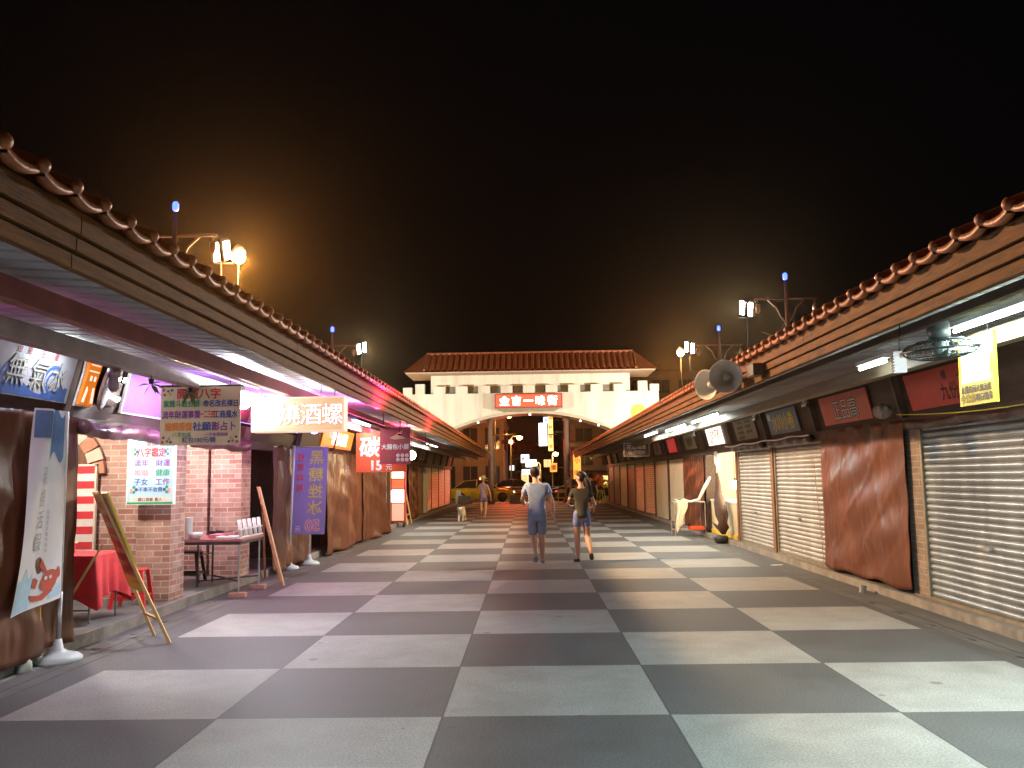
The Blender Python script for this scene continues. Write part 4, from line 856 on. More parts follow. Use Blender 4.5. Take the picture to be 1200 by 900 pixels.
# ------------------------------------------------------------------ bay furniture, left
def red_table():
    T = thing('market_table', (-5.1, 9.5, .12), 'table under a red cloth in the brick bay', 'table')
    x0, x1, y0, y1, zt = -5.75, -4.62, 9.15, 9.85, .83
    t = MB(); t.box(x0, x1, y0, y1, zt - .03, zt); t.build('tabletop', PALEW, T)
    for x in (x0 + .06, x1 - .06):
        for y in (y0 + .06, y1 - .06): l = MB(); l.tube([(x, y, .12), (x, y, zt - .03)], .013, 8); l.build('leg', STEEL, T)
    r = MB(); r.tube([(x0 + .06, y0 + .06, .26), (x1 - .06, y0 + .06, .26)], .01, 6); r.build('stretcher', STEEL, T)
    C = thing('tablecloth', (-5.1, 9.5, zt), 'red cloth draped over the table in the brick bay', 'tablecloth')
    pts = []; per = [(x0 - .01, y0 - .01), (x1 + .01, y0 - .01), (x1 + .01, y1 + .01), (x0 - .01, y1 + .01)]; N = 18
    for k in range(4):
        a = Vector(per[k]); c = Vector(per[(k + 1) % 4])
        for i in range(N): pts.append(a.lerp(c, i / N))
    n = len(pts); cx, cy = (x0 + x1) / 2, (y0 + y1) / 2
    b = MB(smooth=True); rows = 8; vs = [];
    for j in range(rows + 1):
        v = j / rows
        for i, p in enumerate(pts):
            d = Vector((p.x - cx, p.y - cy)); d.normalize(); cor = max(0, 1 - min(i % N, N - i % N) / 4)
            off = v * (.02 + .03 * math.sin(i * 1.35) + .02 * math.sin(i * .6 + 1) + .09 * cor); drop = .44 + .10 * cor + .03 * math.sin(i * .4)
            vs.append((p.x + d.x * off, p.y + d.y * off, zt + .006 - v * drop))
    b.add(vs, [(j * n + i, j * n + (i + 1) % n, (j + 1) * n + (i + 1) % n, (j + 1) * n + i) for j in range(rows) for i in range(n)]); b.add([(p.x, p.y, zt + .006) for p in pts], [tuple(range(n))])
    b.build('cloth', REDC, C)
    B = thing('sign_box', (-5.05, 9.4, .84), 'small red box with a pale rim on the red tablecloth', 'box')
    b = MB(); b.box(-5.17, -4.98, 9.3, 9.45, .842, .95); b.build('box_body', RED, B, bevel=.004); b = MB(); b.box(-5.185, -4.965, 9.29, 9.46, .95, .965); b.build('rim', flat('pale_rim', (.7, .6, .45)), B)
    Y = thing('standing_card', (-5.3, 9.5, .84), 'folded tan card standing on the red tablecloth', 'card')
    b = MB(); b.prism([(-.14, 0), (.13, 0), (.02, .46), (-.02, .46)], .01, 0, frame((-5.33, 9.5, .842), (1, .15, 0))); b.build('card_front', flat('tan_card', (.62, .45, .2)), Y); b = MB(); b.prism([(-.14, 0), (.13, 0), (.02, .46), (-.02, .46)], .01, 0, frame((-5.33, 9.64, .842), (1, .15, 0), (0, -.3, 1))); b.build('card_back', flat('tan_card', (.62, .45, .2)), Y)
red_table()
def stripes():
    b = MB(); F = CAMF(-6.0, 10.84, 1.22); w = 1.0
    for k in range(13): b.box(-w / 2, w / 2, .6 - (k + 1) * .095, .6 - k * .095, -.02, 0, k % 2, F)
    T = thing('striped_panel', (-6, 10.84, .6), 'red and white striped panel under the brick arch', 'panel'); b.build('panel', [flat('stripe_red', (.60, .04, .05)), flat('stripe_white', (.72, .68, .62))], T)
    f = MB(); f.box(.5, .525, -.64, .62, -.03, .01, 0, F); f.box(-.525, .525, .6, .625, -.03, .01, 0, F); f.build('frame', flat('pale_frame', (.6, .55, .45)), T)
    p = MB(); p.box(-5.95, -5.80, 10.80, 10.82, 1.88, 2.05); tag(p.build('paper_note', emis('paper_lit_glow', (1, .97, .9), 1.2), loc=(-5.87, 10.8, 1.9)), 'white notice in the arch over the striped panel, light on it painted as glow', 'notice')  # paper emission stands in for the light on it
    g = MB(smooth=True)
    for k in range(16): g.lathe([(.001, -.03), (.03, 0), (.001, .03)], 8, k % 2, Matrix.Translation((-4.72 + .008 * math.sin(k * 2), 8.5, 2.1 - k * .075)))
    tag(g.build('garland', [flat('garland_yellow', (.85, .62, .05)), flat('garland_pink', (.75, .25, .3))], loc=(-4.72, 8.5, 2.1)), 'string of yellow and pink pompoms hanging at the edge of the tarp', 'garland')
stripes()
def easel(name, label, A, B, TA, TB, strut, foot, m, board=None, bmat=None, r=.017):
    T = thing(name, tuple((Vector(A) + Vector(B)) / 2), label, 'easel'); A, B, TA, TB = map(Vector, (A, B, TA, TB))
    for p, q in ((A, TA), (B, TB)): l = MB(); l.bar(p, q, r * 2, r * 1.6); l.build('leg', m, T)
    l = MB(); l.bar(strut, foot, r * 2, r * 1.4); l.build('back_leg', m, T)
    for t in (.16, .40):
        if t > .2: c.build('crossbar', m, T)
        c = MB(); c.bar(A.lerp(TA, t), B.lerp(TB, t), r * 1.8, r * 1.2)
    c.build('crossbar', m, T); c = MB(); c.bar(TA, TB, r * 2, r * 1.4); c.build('crossbar', m, T)
    if board:
        t0, t1 = board; xd = (B - A).normalized(); up = (TA - A).normalized(); a = A.lerp(TA, t0); c0 = B.lerp(TB, t0); h = (TA - A).length * (t1 - t0); w = (c0 - a).length
        F = frame((a + c0) / 2 + up * h / 2, xd, up); s = 1
        bd = MB(); bd.box(-w / 2 - .03, w / 2 + .03, -h / 2, h / 2, -.012, .012, 0, F); bd.box(-w / 2 + .02, w / 2 - .02, .05, h / 2 - .04, -.015, .015, 3, F); bd.box(-w / 2 + .02, w / 2 - .02, -h / 2 + .16, .05, -.015, .015, 1, F)
        for k in range(6): bd.text('每日現煮甜湯蓮子湯'[k:k + 4], 0, h / 2 - .14 - k * .14, .09, 2, F @ Matrix.Translation((0, 0, .016)))
        bd.build('board', bmat, T)
    return T
easel('easel', 'yellow painter easel carrying a menu board in front of the brick bay', (-3.96, 9.17, 0), (-3.61, 8.73, 0), (-4.58, 9.02, 1.50), (-4.32, 8.62, 1.50), (-4.36, 8.80, .98), (-4.78, 8.62, .125), YWOOD, (.34, 1.0), [flat('easel_yellow', (.80, .62, .08)), mat('menu_picture', (.62, .36, .16), (.48, .14, .06), 6, .5, contrast=(.42, .58)), REDI, mat('menu_picture_top', (.55, .55, .42), (.30, .36, .26), 7, .5, contrast=(.42, .58))])
easel('easel', 'reddish wooden easel standing empty past the folding table', (-3.77, 13.3, 0), (-3.95, 13.75, 0), (-4.22, 13.45, 1.5), (-4.30, 13.62, 1.5), (-4.18, 13.5, 1.25), (-4.38, 14.35, 0), mat('reddish_wood', (.50, .24, .12), (.36, .16, .08), 6, .5))
easel('easel', 'tall yellow easel leaning far along the left side', (-4.28, 31.4, 0), (-4.30, 30.5, 0), (-4.62, 31.1, 2.05), (-4.64, 30.8, 2.05), (-4.6, 31.0, 1.7), (-5.0, 30.0, .1), YWOOD, r=.03)
def stool(x, y, z, label, m, rot=0.0, h=.45):
    T = thing('stool', (x, y, z), label, 'stool', 'plastic stools'); C, S = math.cos(rot), math.sin(rot)
    P = lambda a, c, zz: (x + C * a - S * c, y + S * a + C * c, z + zz)
    s = MB(); F = Matrix.Translation((x, y, z)) @ Matrix.Rotation(rot, 4, 'Z'); s.box(-.15, .15, -.15, .15, h - .03, h, 0, F); s.build('seat', m, T, bevel=.012)
    for sx in (-1, 1):
        for sy in (-1, 1): l = MB(); l.bar(P(sx * .19, sy * .19, 0), P(sx * .135, sy * .135, h - .03), .045, .02); l.build('leg', m, T)
    r = MB()
    for sx in (-1, 1): r.bar(P(sx * .175, -.175, .13), P(sx * .175, .175, .13), .02, .035); r.bar(P(-.175, sx * .175, .13), P(.175, sx * .175, .13), .02, .035)
    r.build('rung', m, T)
stool(-4.80, 10.45, .12, 'red plastic stool against the brick pier behind the easel', RED, .15)
stool(-5.08, 12.9, .12, 'black plastic stool under the folding table', BLACKM, .1, .46)
def folding_table():
    T = thing('folding_table', (-4.6, 12.5, .06), 'metal folding table with a dark red top at the edge of the brick bay', 'table')
    x0, x1, y0, y1, zt = -5.25, -4.0, 12.0, 13.0, .80
    t = MB(); t.box(x0, x1, y0, y1, zt - .035, zt); t.build('tabletop', mat('maroon_top', (.34, .12, .13), (.25, .08, .09), 5, .5), T, bevel=.005)
    f = MB(); f.box(x0 + .02, x1 - .02, y0 + .01, y0 + .04, zt - .075, zt - .037); f.box(x0 + .02, x1 - .02, y1 - .04, y1 - .01, zt - .075, zt - .037); f.box(x1 - .05, x1 - .02, y0 + .05, y1 - .05, zt - .075, zt - .037); f.build('apron', BLACKM, T)
    for x, y, zb in ((x1 - .05, y0 + .05, .07), (x1 - .05, y1 - .05, .07), (-4.72, y0 + .3, .12), (-4.72, y1 - .12, .12), (x0 + .1, y0 + .1, .12)):
        l = MB(); l.tube([(x, y, zb), (x, y, zt - .036)], .014, 8); l.build('leg', STEEL if x > -4.5 else BLACKM, T)
    c = MB(); c.tube([(-4.72, y0 + .3, .2), (-4.06, y1 - .06, .2)], .011, 6); c.tube([(-4.72, y1 - .12, .22), (-4.06, y0 + .06, .22)], .011, 6); c.tube([(-4.72, y0 + .3, .55), (-4.72, y1 - .12, .55)], .011, 6); c.build('brace', BLACKM, T)
    for i, y in enumerate((y0 + .05, y1 - .05)):
        k = MB(); k.box(x1 - .17, x1 + .06, y - .06, y + .06, .004, .068, 0); tag(k.build('loose_brick', mat('loose_brick', (.50, .27, .21), (.40, .2, .15), 8, .9, bump=.4), bevel=.004, loc=(x1 - .05, y, 0)), ['brick under the near street-side leg of the folding table', 'brick under the far street-side leg of the folding table'][i], 'brick')
    c = MB(smooth=True)
    for k in range(16): c.lathe([(.045, 0), (.055, .018), (.052, .02)], 14, 0, Matrix.Translation((-4.79, 12.12, zt + .002 + k * .019)), cap1=(k == 15))
    tag(c.build('cup_stack', WHITE, loc=(-4.79, 12.12, zt)), 'tall stack of white paper cups on the folding table', 'cups')
    c = MB(smooth=True); c.lathe([(.05, 0), (.09, .06), (.095, .09), (.09, .09), (.05, .02)], 18, 0, Matrix.Translation((-4.68, 12.1, zt + .002))); tag(c.build('bowl', WHITE, loc=(-4.68, 12.1, zt)), 'white bowl beside the cup stack on the folding table', 'bowl')
    c = MB(); c.box(-4.58, -4.40, 12.3, 12.6, zt + .002, zt + .05); tag(c.build('tray', mat('pink_tray', (.55, .16, .2)), bevel=.01, loc=(-4.6, 12.3, zt)), 'dark pink tray in the middle of the folding table', 'tray')
    c = MB(smooth=True); c.lathe([(.09, 0), (.11, .07), (.115, .08), (.02, .085), (.02, .11), (.001, .112)], 18, 0, Matrix.Translation((-4.62, 12.72, zt + .002))); c.bar((-4.52, 12.72, zt + .06), (-4.36, 12.72, zt + .075), .018, .012); tag(c.build('cooking_pot', BLACKM, loc=(-4.62, 12.72, zt)), 'black cooking pot with a handle at the back of the folding table', 'pot')
    c = MB(); c.box(-4.42, -4.12, 12.15, 12.35, zt + .002, zt + .03); tag(c.build('paper_pile', WHITE, bevel=.004, loc=(-4.3, 12.25, zt)), 'flat pile of white paper on the near corner of the folding table', 'paper')
    S = thing('tube_rack', (-4.06, 12.5, zt), 'white rack holding five slanted white tubes along the table edge', 'rack')
    r = MB(); r.bar((-4.05, 12.02, zt + .13), (-4.05, 13.05, zt + .13), .03, .02); r.bar((-4.05, 12.02, zt + .015), (-4.05, 13.05, zt + .015), .05, .02); r.build('rail', WHITE, S)
    for k in range(5): q = MB(smooth=True); y = 12.1 + k * .215; q.tube([(-4.04, y, zt + .03), (-4.08, y + .02, zt + .26)], .026, 10); q.build('tube', WHITE, S)
folding_table()
# rolled tarps tied under the sign band
def roll(x, y0, y1, z, r, label, m, seed):
    rnd = random.Random(seed); b = MB(smooth=True); n = 26
    pts = [(x + .015 * math.sin(i * 1.1 + seed), y0 + (y1 - y0) * i / n, z - .03 * abs(math.sin(PI * i / n * 2)) + .01 * rnd.random()) for i in range(n + 1)]
    rs = [r * (.85 + .3 * abs(math.sin(i * 1.3 + seed)) + .1 * rnd.random()) for i in range(n + 1)]
    b.tube(pts, rs, 12); o = b.build('rolled_tarp', m, loc=(x, (y0 + y1) / 2, z)); return tag(o, label, 'tarp', 'tarps rolled up under the sign bands')
PURPT = mat('plum_vinyl', (.20, .08, .10), (.13, .05, .07), 3, .3, bump=.5, bscale=12)
roll(-4.44, 8.4, 10.8, 2.16, .07, 'plum coloured tarp rolled up over the bay with the red table', PURPT, 1)
roll(-4.44, 11.2, 13.5, 2.15, .07, 'plum coloured tarp rolled up over the bay with the folding table', PURPT, 2)
roll(4.62, 7.7, 10.5, 2.17, .05, 'dark tarp rolled up over the nearest right-hand shutter', TARPD, 3)
roll(4.60, 14.0, 16.5, 2.16, .055, 'dark tarp rolled up over the shutter next to the hanging brown tarp', TARPD, 4)
roll(4.60, 16.9, 19.4, 2.16, .055, 'dark tarp rolled up over the shutter next to the lit stall', TARPD, 5)
def cable(pts, r, label, m, name='cable'):
    b = MB(smooth=True); b.tube(pts, r, 6); mid = pts[len(pts) // 2]; return tag(b.build(name, m, loc=mid), label, name)
cable([(4.52, y, 2.235 - .03 * abs(math.sin(y * 1.9))) for y in [13.9 + .28 * k for k in range(22)]], .014, 'white rope strung along the lintel above the two cream shutters', WHITE, 'rope')
cable([(4.5, 10.5 - k * .4, 2.29 - .10 * math.sin(PI * k / 12)) for k in range(13)], .006, 'thin yellow cord slung across the nearest right-hand shutter', YELI, 'cord')
cable([(4.56, 13.85 - .02 * k, 1.9 - .13 * k) for k in range(14)], .006, 'pale cord hanging at the edge of the glossy brown tarp', PALEW, 'cord')
cable([(-4.34, 7.6 + .01 * k, 1.0 - .07 * k) for k in range(14)], .007, 'yellow cord hanging down the dark brown tarp', YELI, 'cord')
# small silver spots, bundle, fan, box on the right
def spot(x, y, z, label):
    T = thing('spot_lamp', (x, y, z), label, 'lamp', 'silver spot lamps on the right band')
    b = MB(smooth=True); M = Matrix.Translation((x, y, z)) @ Matrix.Rotation(R(-60), 4, 'Y') @ Matrix.Rotation(R(180), 4, 'X'); b.lathe([(.02, .12), (.05, .1), (.085, .03), (.09, 0), (.085, 0), (.05, .05), (.001, .07)], 16, 0, M); b.build('shade', mat('chrome_shade', (.7, .7, .7), (.6, .6, .6), 5, .2, metal=.9), T)
    a = MB(); a.tube([(x + .05, y, z + .06), (x + .17, y, z + .12)], .012, 6); a.build('arm', BLACKM, T)
    g = MB(smooth=True); g.lathe([(.001, -.02), (.03, 0), (.02, .04)], 10, 0, M); g.build('bulb', flat('frosted_bulb', (.8, .8, .78), .3), T)
spot(4.42, 13.75, 2.74, 'silver spot lamp between the salmon and the blue grey signboards'); spot(4.42, 16.85, 2.72, 'silver spot lamp between the blue grey and the olive signboards'); spot(4.42, 23.0, 2.7, 'silver spot lamp beyond the glowing white signboard')
b = MB(smooth=True); rnd = random.Random(5)
b.grid(lambda u, v: (4.52 + .10 * math.sin(PI * v) * math.cos(2 * PI * u) * (1 + .25 * math.sin(9 * u * 2 * PI / 2) * math.sin(7 * v)), 10.98 + .17 * math.sin(PI * v) * math.sin(2 * PI * u) * (1 + .2 * math.sin(14 * PI * u)), 2.37 - .09 * math.cos(PI * v) * (1 + .15 * math.sin(10 * PI * u))), 28, 14)
tag(b.build('cloth_bundle', mat('pale_cloth', (.55, .50, .40), (.34, .30, .24), 14, .9, bump=.6), loc=(4.52, 10.98, 2.37)), 'crumpled pale cloth bundle tied between the two red signboards', 'bundle')
def fan():
    C0 = Vector((3.28, 6.78, 2.56)); T = thing('caged_fan', tuple(C0), 'black caged ceiling fan hanging in front of the yellow board', 'fan')
    M = Matrix.Translation(C0) @ Matrix.Rotation(R(-5), 4, 'Y') @ Matrix.Rotation(R(3), 4, 'X'); Rr = .285
    wire = mat('fan_wire', (.03, .034, .034), (.02, .023, .023), 8, .35, metal=.3); c = MB(smooth=True)
    def ring(r, z, t=.004): c.tube([M @ Vector((r * math.cos(2 * PI * k / 36), r * math.sin(2 * PI * k / 36), z)) for k in range(37)], t, 5, caps=False)
    ring(Rr, 0, .009)
    for s in (1, -1):
        for q in (.3, .6, .85): ring(Rr * q, s * .085 * math.sqrt(1 - (q * .92) ** 2) + s * .0)
        for k in range(44):
            a = 2 * PI * k / 44; c.tube([M @ Vector((Rr * q * math.cos(a), Rr * q * math.sin(a), s * .085 * math.sqrt(max(0, 1 - q * q)))) for q in (.16, .45, .75, .92, 1.0)], .0032, 4, caps=False)
    c.build('cage', wire, T)
    h = MB(smooth=True); h.lathe([(.05, -.085), (.06, -.06), (.06, .06), (.05, .085)], 16, 0, M); h.lathe([(.08, .09), (.085, .12), (.085, .2), (.06, .23), (.02, .235)], 16, 0, M); h.tube([M @ Vector((0, 0, .22)), M @ Vector((0, 0, .34))], .02, 8); h.build('motor', mat('fan_motor', (.10, .13, .13), (.07, .09, .09), 5, .4), T)
    for k in range(4):
        bl = MB(smooth=True); a0 = 2 * PI * k / 4 + .4
        bl.grid(lambda u, v: M @ Vector(((.05 + .20 * u) * math.cos(a0 + (v - .5) * (.7 + .5 * u)), (.05 + .20 * u) * math.sin(a0 + (v - .5) * (.7 + .5 * u)), .03 * (v - .5))), 6, 5); bl.build('blade', flat('fan_blade', (.12, .15, .15), .35), T)
fan()
def bugbox():
    F = frame((3.05, 7.0, 2.49), (1, -.25, 0), (.12, 0, 1)); T = thing('white_box', (3.05, 7, 2.49), 'small white box lamp with fins hanging left of the caged fan', 'box')
    b = MB(); b.box(-.045, .045, -.085, .085, -.03, .03, 0, F); b.box(-.005, .03, .03, .07, .03, .032, 1, F); b.build('case', [emis('white_case', (.9, .95, 1), .35, (.8, .8, .8)), flat('orange_logo', (.85, .4, .15))], T)
    f = MB()
    for k in range(7): f.box(-.068, -.046, -.075 + k * .024, -.065 + k * .024, -.025, .025, 0, F)
    f.build('fin', STEEL, T); c = MB(); c.tube([F @ Vector((0, .085, 0)), (3.07, 7.0, 2.84)], .006, 5); c.build('cord', BLACKM, T)
bugbox()
# horn loudspeakers on the right fascia
def horn(x, y, z, d, label, r=.205):
    T = thing('horn_speaker', (x, y, z), label, 'loudspeaker', 'horn loudspeakers on the right eave'); d = Vector(d).normalized(); xd = d.cross(Vector((0, 0, 1))).normalized(); up = xd.cross(d); F = Matrix.Translation((x, y, z)) @ Matrix((xd, -up, d)).transposed().to_4x4()
    m = mat('horn_grey', (.66, .69, .63), (.58, .60, .55), 3, .4)
    b = MB(smooth=True); b.lathe([(.05, -.26), (.07, -.2), (.11, -.1), (r * .85, -.03), (r, 0), (r, .012), (r * .97, .012), (r * .82, -.03), (.10, -.11), (.06, -.2), (.001, -.2)], 32, 0, F); b.build('horn', m, T)
    c = MB(smooth=True); c.lathe([(.045, -.19), (.05, -.1), (.04, -.06), (.001, -.045)], 16, 0, F); c.build('reflector', mat('horn_pale', (.6, .6, .56)), T)
    k = MB(smooth=True); k.lathe([(.001, -.40), (.06, -.39), (.07, -.36), (.07, -.28), (.05, -.26)], 16, 0, F); k.build('driver', m, T)
    a = MB(); q = F @ Vector((0, 0, -.2)); a.bar(q, (2.70, q.y + .02, 2.8), .03, .03); a.build('bracket', BLACKM, T)
horn(2.45, 10.55, 2.80, (-.28, -1, -.04), 'horn loudspeaker facing up the street, mouth toward the viewer')
horn(2.36, 11.25, 2.775, (-.85, -.6, -.1), 'horn loudspeaker turned toward the left side of the street', .20)
b = MB(); b.box(2.58, 2.70, 9.75, 10.05, 2.72, 2.86); tag(b.build('junction_box', DWOOD, bevel=.01, loc=(2.64, 9.9, 2.72)), 'dark junction box on the right fascia beside the horn loudspeakers', 'box')
# hanging spot fan and plants on the left beam
T = thing('pendant_lamp', (-3.72, 7.6, 2.5), 'grey pendant lamp on the pale beam at the left', 'lamp'); b = MB(smooth=True); b.lathe([(.03, .12), (.055, .1), (.06, .03), (.04, .02), (.05, -.05), (.03, -.1), (.001, -.1)], 16, 0, Matrix.Translation((-3.72, 7.6, 2.52))); b.build('shade', STEEL, T); b = MB(); b.tube([(-3.72, 7.6, 2.62), (-3.72, 7.6, 2.64)], .012, 6); b.tube([(-3.66, 7.62, 2.5), (-3.62, 7.6, 2.6)], .01, 6); b.build('bracket', BLACKM, T)
LEAF = mat('leaf_green', (.12, .20, .05), (.07, .12, .03), 9, .5)
def plant(x, y, z, label, n=9, s=.09, seed=1):
    rnd = random.Random(seed); T = thing('hanging_plant', (x, y, z), label, 'plant', 'small plants on the pale beam')
    b = MB()
    for k in range(n):
        a = rnd.uniform(0, 2 * PI); l = s * rnd.uniform(.7, 1.5); d = Vector((math.cos(a) * .6, math.sin(a) * .6, rnd.uniform(-.9, .5))).normalized(); w = d.cross(Vector((0, 0, 1))).normalized() * l * .16; p = Vector((x, y, z)); q = p + d * l * .5; e = p + d * l - Vector((0, 0, l * .25))
        b.add([p, q + w, e, q - w], [(0, 1, 2, 3)])
    b.build('leaves', LEAF, T); c = MB(); c.lathe([(.02, .0), (.03, .05)], 8, 0, Matrix.Translation((x, y, z))); c.tube([(x, y, z + .04), (x, y, 2.63)], .004, 5); c.build('pot', BLACKM, T)
plant(-3.60, 8.1, 2.54, 'small trailing plant on the pale beam nearer the viewer', 9, .10, 3); plant(-3.60, 9.05, 2.55, 'bushier small plant on the pale beam above the fortune teller board', 14, .11, 8)
# far left lit stand, yellow cloth, wheels
T = thing('lit_display', (-4.3, 28.9, 0), 'tall glowing display stand with red and white panels in front of the left stalls', 'display stand')
b = MB(); b.box(-4.62, -4.14, 28.85, 29.2, .16, 2.05); b.build('cabinet', mat('stand_red', (.5, .07, .05)), T, bevel=.01)
for z0, z1, m in ((1.62, 2.0, emis('stand_cream', (1, .8, .4), 2.2)), (1.28, 1.58, emis('stand_red_lit', (1, .12, .05), .8)), (.82, 1.24, emis('stand_white', (1, .97, .92), 3.2)), (.22, .78, emis('stand_pink', (1, .42, .3), .5))): f = MB(); f.box(-4.58, -4.18, 28.835, 28.848, z0, z1); f.build('poster', m, T)
for x in (-4.58, -4.2):
    for y in (28.9, 29.15): w = MB(smooth=True); w.tube([(x - .02, y, .06), (x + .02, y, .06)], .06, 12); w.tube([(x, y, .1), (x, y, .17)], .015, 6); w.build('wheel', BLACKM, T)
b = MB(smooth=True); b.grid(lambda u, v: (-4.30 + .02 * math.sin(u * 9), 29.7 + .35 * u * (1 - .6 * v), 2.0 - 1.0 * v - .05 * math.sin(u * 7)), 10, 8); tag(b.build('yellow_cloth', flat('yellow_cloth', (.75, .48, .06), .8), loc=(-4.3, 29.8, 2)), 'yellow cloth hanging between the glowing stand and the tall easel', 'cloth')
T = thing('rolling_trolley', (-4.5, 22.1, 0), 'low trolley with steel wheels tucked under the creased tarp', 'trolley'); b = MB(); b.box(-4.9, -4.42, 21.2, 24.9, .10, .14); b.build('deck', BLACKM, T)
for y in (21.5, 24.6): w = MB(smooth=True); w.tube([(-4.46, y, .07), (-4.40, y, .07)], .068, 14); w.build('wheel', STEEL, T)

# ------------------------------------------------------------------ right bay props
def rack():
    T = thing('metal_rack', (4.2, 23.1, 0), 'thin metal rack table standing in front of the stalls on the right', 'rack'); zt = .88
    for x, y in ((3.83, 23.4), (4.62, 23.4), (3.83, 22.8), (4.62, 22.8)): l = MB(); l.tube([(x, y, 0), (x, y, zt)], .014, 8); l.build('leg', STEEL, T)
    r = MB()
    for z in (zt, .16): r.tube([(3.83, 22.8, z), (4.62, 22.8, z), (4.62, 23.4, z), (3.83, 23.4, z), (3.83, 22.8, z)], .011, 6)
    r.build('rail', STEEL, T); t = MB(); t.box(3.83, 4.62, 22.8, 23.4, zt + .008, zt + .02); t.build('shelf', mat('wire_shelf', (.5, .48, .44)), T)
    b = MB(smooth=True); b.grid(lambda u, v: (3.86 + .30 * u * (1 - .45 * v) + .03 * math.sin(v * 6), 22.76 - .03 * math.sin(u * 9) - .05 * v, zt + .06 - v * (.85 - .25 * u)), 10, 14); b.grid(lambda u, v: (3.84 + .34 * u, 22.76 + .5 * v, zt + .055 + .03 * math.sin(5 * u + 3 * v)), 8, 8)
    o = tag(b.build('cream_sheet', mat('sheet_cream', (.66, .60, .48), (.56, .50, .38), 4, .8), loc=(4, 22.8, zt)), 'cream sheet trailing off the metal rack to the ground', 'sheet'); md = o.modifiers.new('cloth', 'SOLIDIFY'); md.thickness = .005
    b = MB(); b.box(4.2, 4.58, 22.72, 23.1, .17, .25); b.box(4.22, 4.56, 22.74, 23.08, .25, .26); tag(b.build('red_tray', mat('orange_red_plastic', (.75, .09, .03)), bevel=.012, loc=(4.4, 22.9, .17)), 'flat orange red tray on the lower rail of the metal rack', 'tray')
    cable([(4.02, 22.9, zt + .06), (4.25, 22.8, zt + .02), (4.45, 22.7, zt + .08), (4.6, 22.5, zt + .45), (4.68, 22.3, zt + .65)], [.03, .035, .04, .05, .03], 'twisted white cloth slung from the metal rack to the lit stall', WHITE, 'cloth_sling')
rack()
T = thing('counter', (5.0, 21.3, .1), 'cream counter of the lit open stall with a yellow foot', 'counter'); b = MB(); b.box(4.78, 5.3, 20.0, 22.75, .2, .92); b.build('front', CREAM, T); b = MB(); b.box(4.76, 5.32, 19.95, 22.8, .92, .96); b.build('worktop', WHITE, T); b = MB(); b.box(4.76, 5.3, 20.0, 22.75, .1, .2); b.build('foot', flat('foot_yellow', (.7, .5, .06)), T)
b = MB(); b.box(5.94, 5.98, 20.0, 21.0, 1.15, 1.75); tag(b.build('poster', emis('warm_poster', (1, .9, .7), .7), loc=(5.96, 20.5, 1.4)), 'poster on the inner wall of the lit stall, glowing in place of lamplight', 'poster')  # poster emission replaces the stall light that falls on it
b = MB(smooth=True); b.tube([(4.62, 21.3, 2.15), (4.64, 21.2, 1.9), (4.66, 21.15, 1.7)], [.04, .075, .03], 10); tag(b.build('hanging_bag', WHITE, loc=(4.64, 21.2, 1.7)), 'white plastic bag hanging in the opening of the lit stall', 'bag')
b = MB(smooth=True); b.tube([(4.60, 21.1, 1.62), (4.58, 20.95, 1.35), (4.57, 20.9, 1.12), (4.56, 20.75, .92), (4.53, 20.45, .66), (4.52, 20.32, .48), (4.52, 20.36, .36), (4.52, 20.30, .22)], [.03, .07, .09, .14, .155, .10, .15, .05], 12); b.add([(4.42, 20.5, .42), (4.36, 20.78, .48), (4.44, 20.62, .3)], [(0, 1, 2)])
tag(b.build('gathered_tarp', mat('gathered_brown', (.06, .024, .014), (.035, .014, .009), 4, .8, bump=.6, bscale=12), loc=(4.53, 20.5, .22)), 'brown tarp gathered into a rope in front of the lit stall', 'tarp')
b = MB(smooth=True); b.lathe([(.12, 0), (.16, .05), (.17, .13), (.15, .17), (.13, .12), (.001, .1)], 18, 0, Matrix.Translation((4.46, 20.3, .01))); tag(b.build('black_bucket', BLACKM, loc=(4.46, 20.3, 0)), 'low black bucket weighing down the gathered brown tarp', 'bucket')
b = MB(smooth=True); b.lathe([(.035, 0), (.045, .1), (.047, .1)], 12, 0, Matrix.Translation((4.42, 11.75, .001)) @ Matrix.Rotation(R(15), 4, 'Y')); tag(b.build('paper_cup', WHITE, loc=(4.42, 11.75, 0)), 'white paper cup on the ground below the glossy brown tarp', 'cup')
b = MB(); b.prism([(0, 0), (.16, .03), (.2, .1), (.08, .13), (-.03, .08)], .004, 0, Matrix.Translation((4.25, 15.3, .005))); tag(b.build('paper_scrap', WHITE, loc=(4.3, 15.3, 0)), 'white paper scrap lying in the right gutter', 'litter')
b = MB(smooth=True); b.lathe([(.07, 0), (.06, .08), (.03, .14), (.05, .2), (.001, .16)], 10, 0, Matrix.Translation((-4.36, 7.5, .0))); tag(b.build('plastic_bag', mat('pale_bag', (.55, .58, .52)), loc=(-4.36, 7.5, 0)), 'small knotted plastic bag on the kerb by the prawn flag base', 'bag')
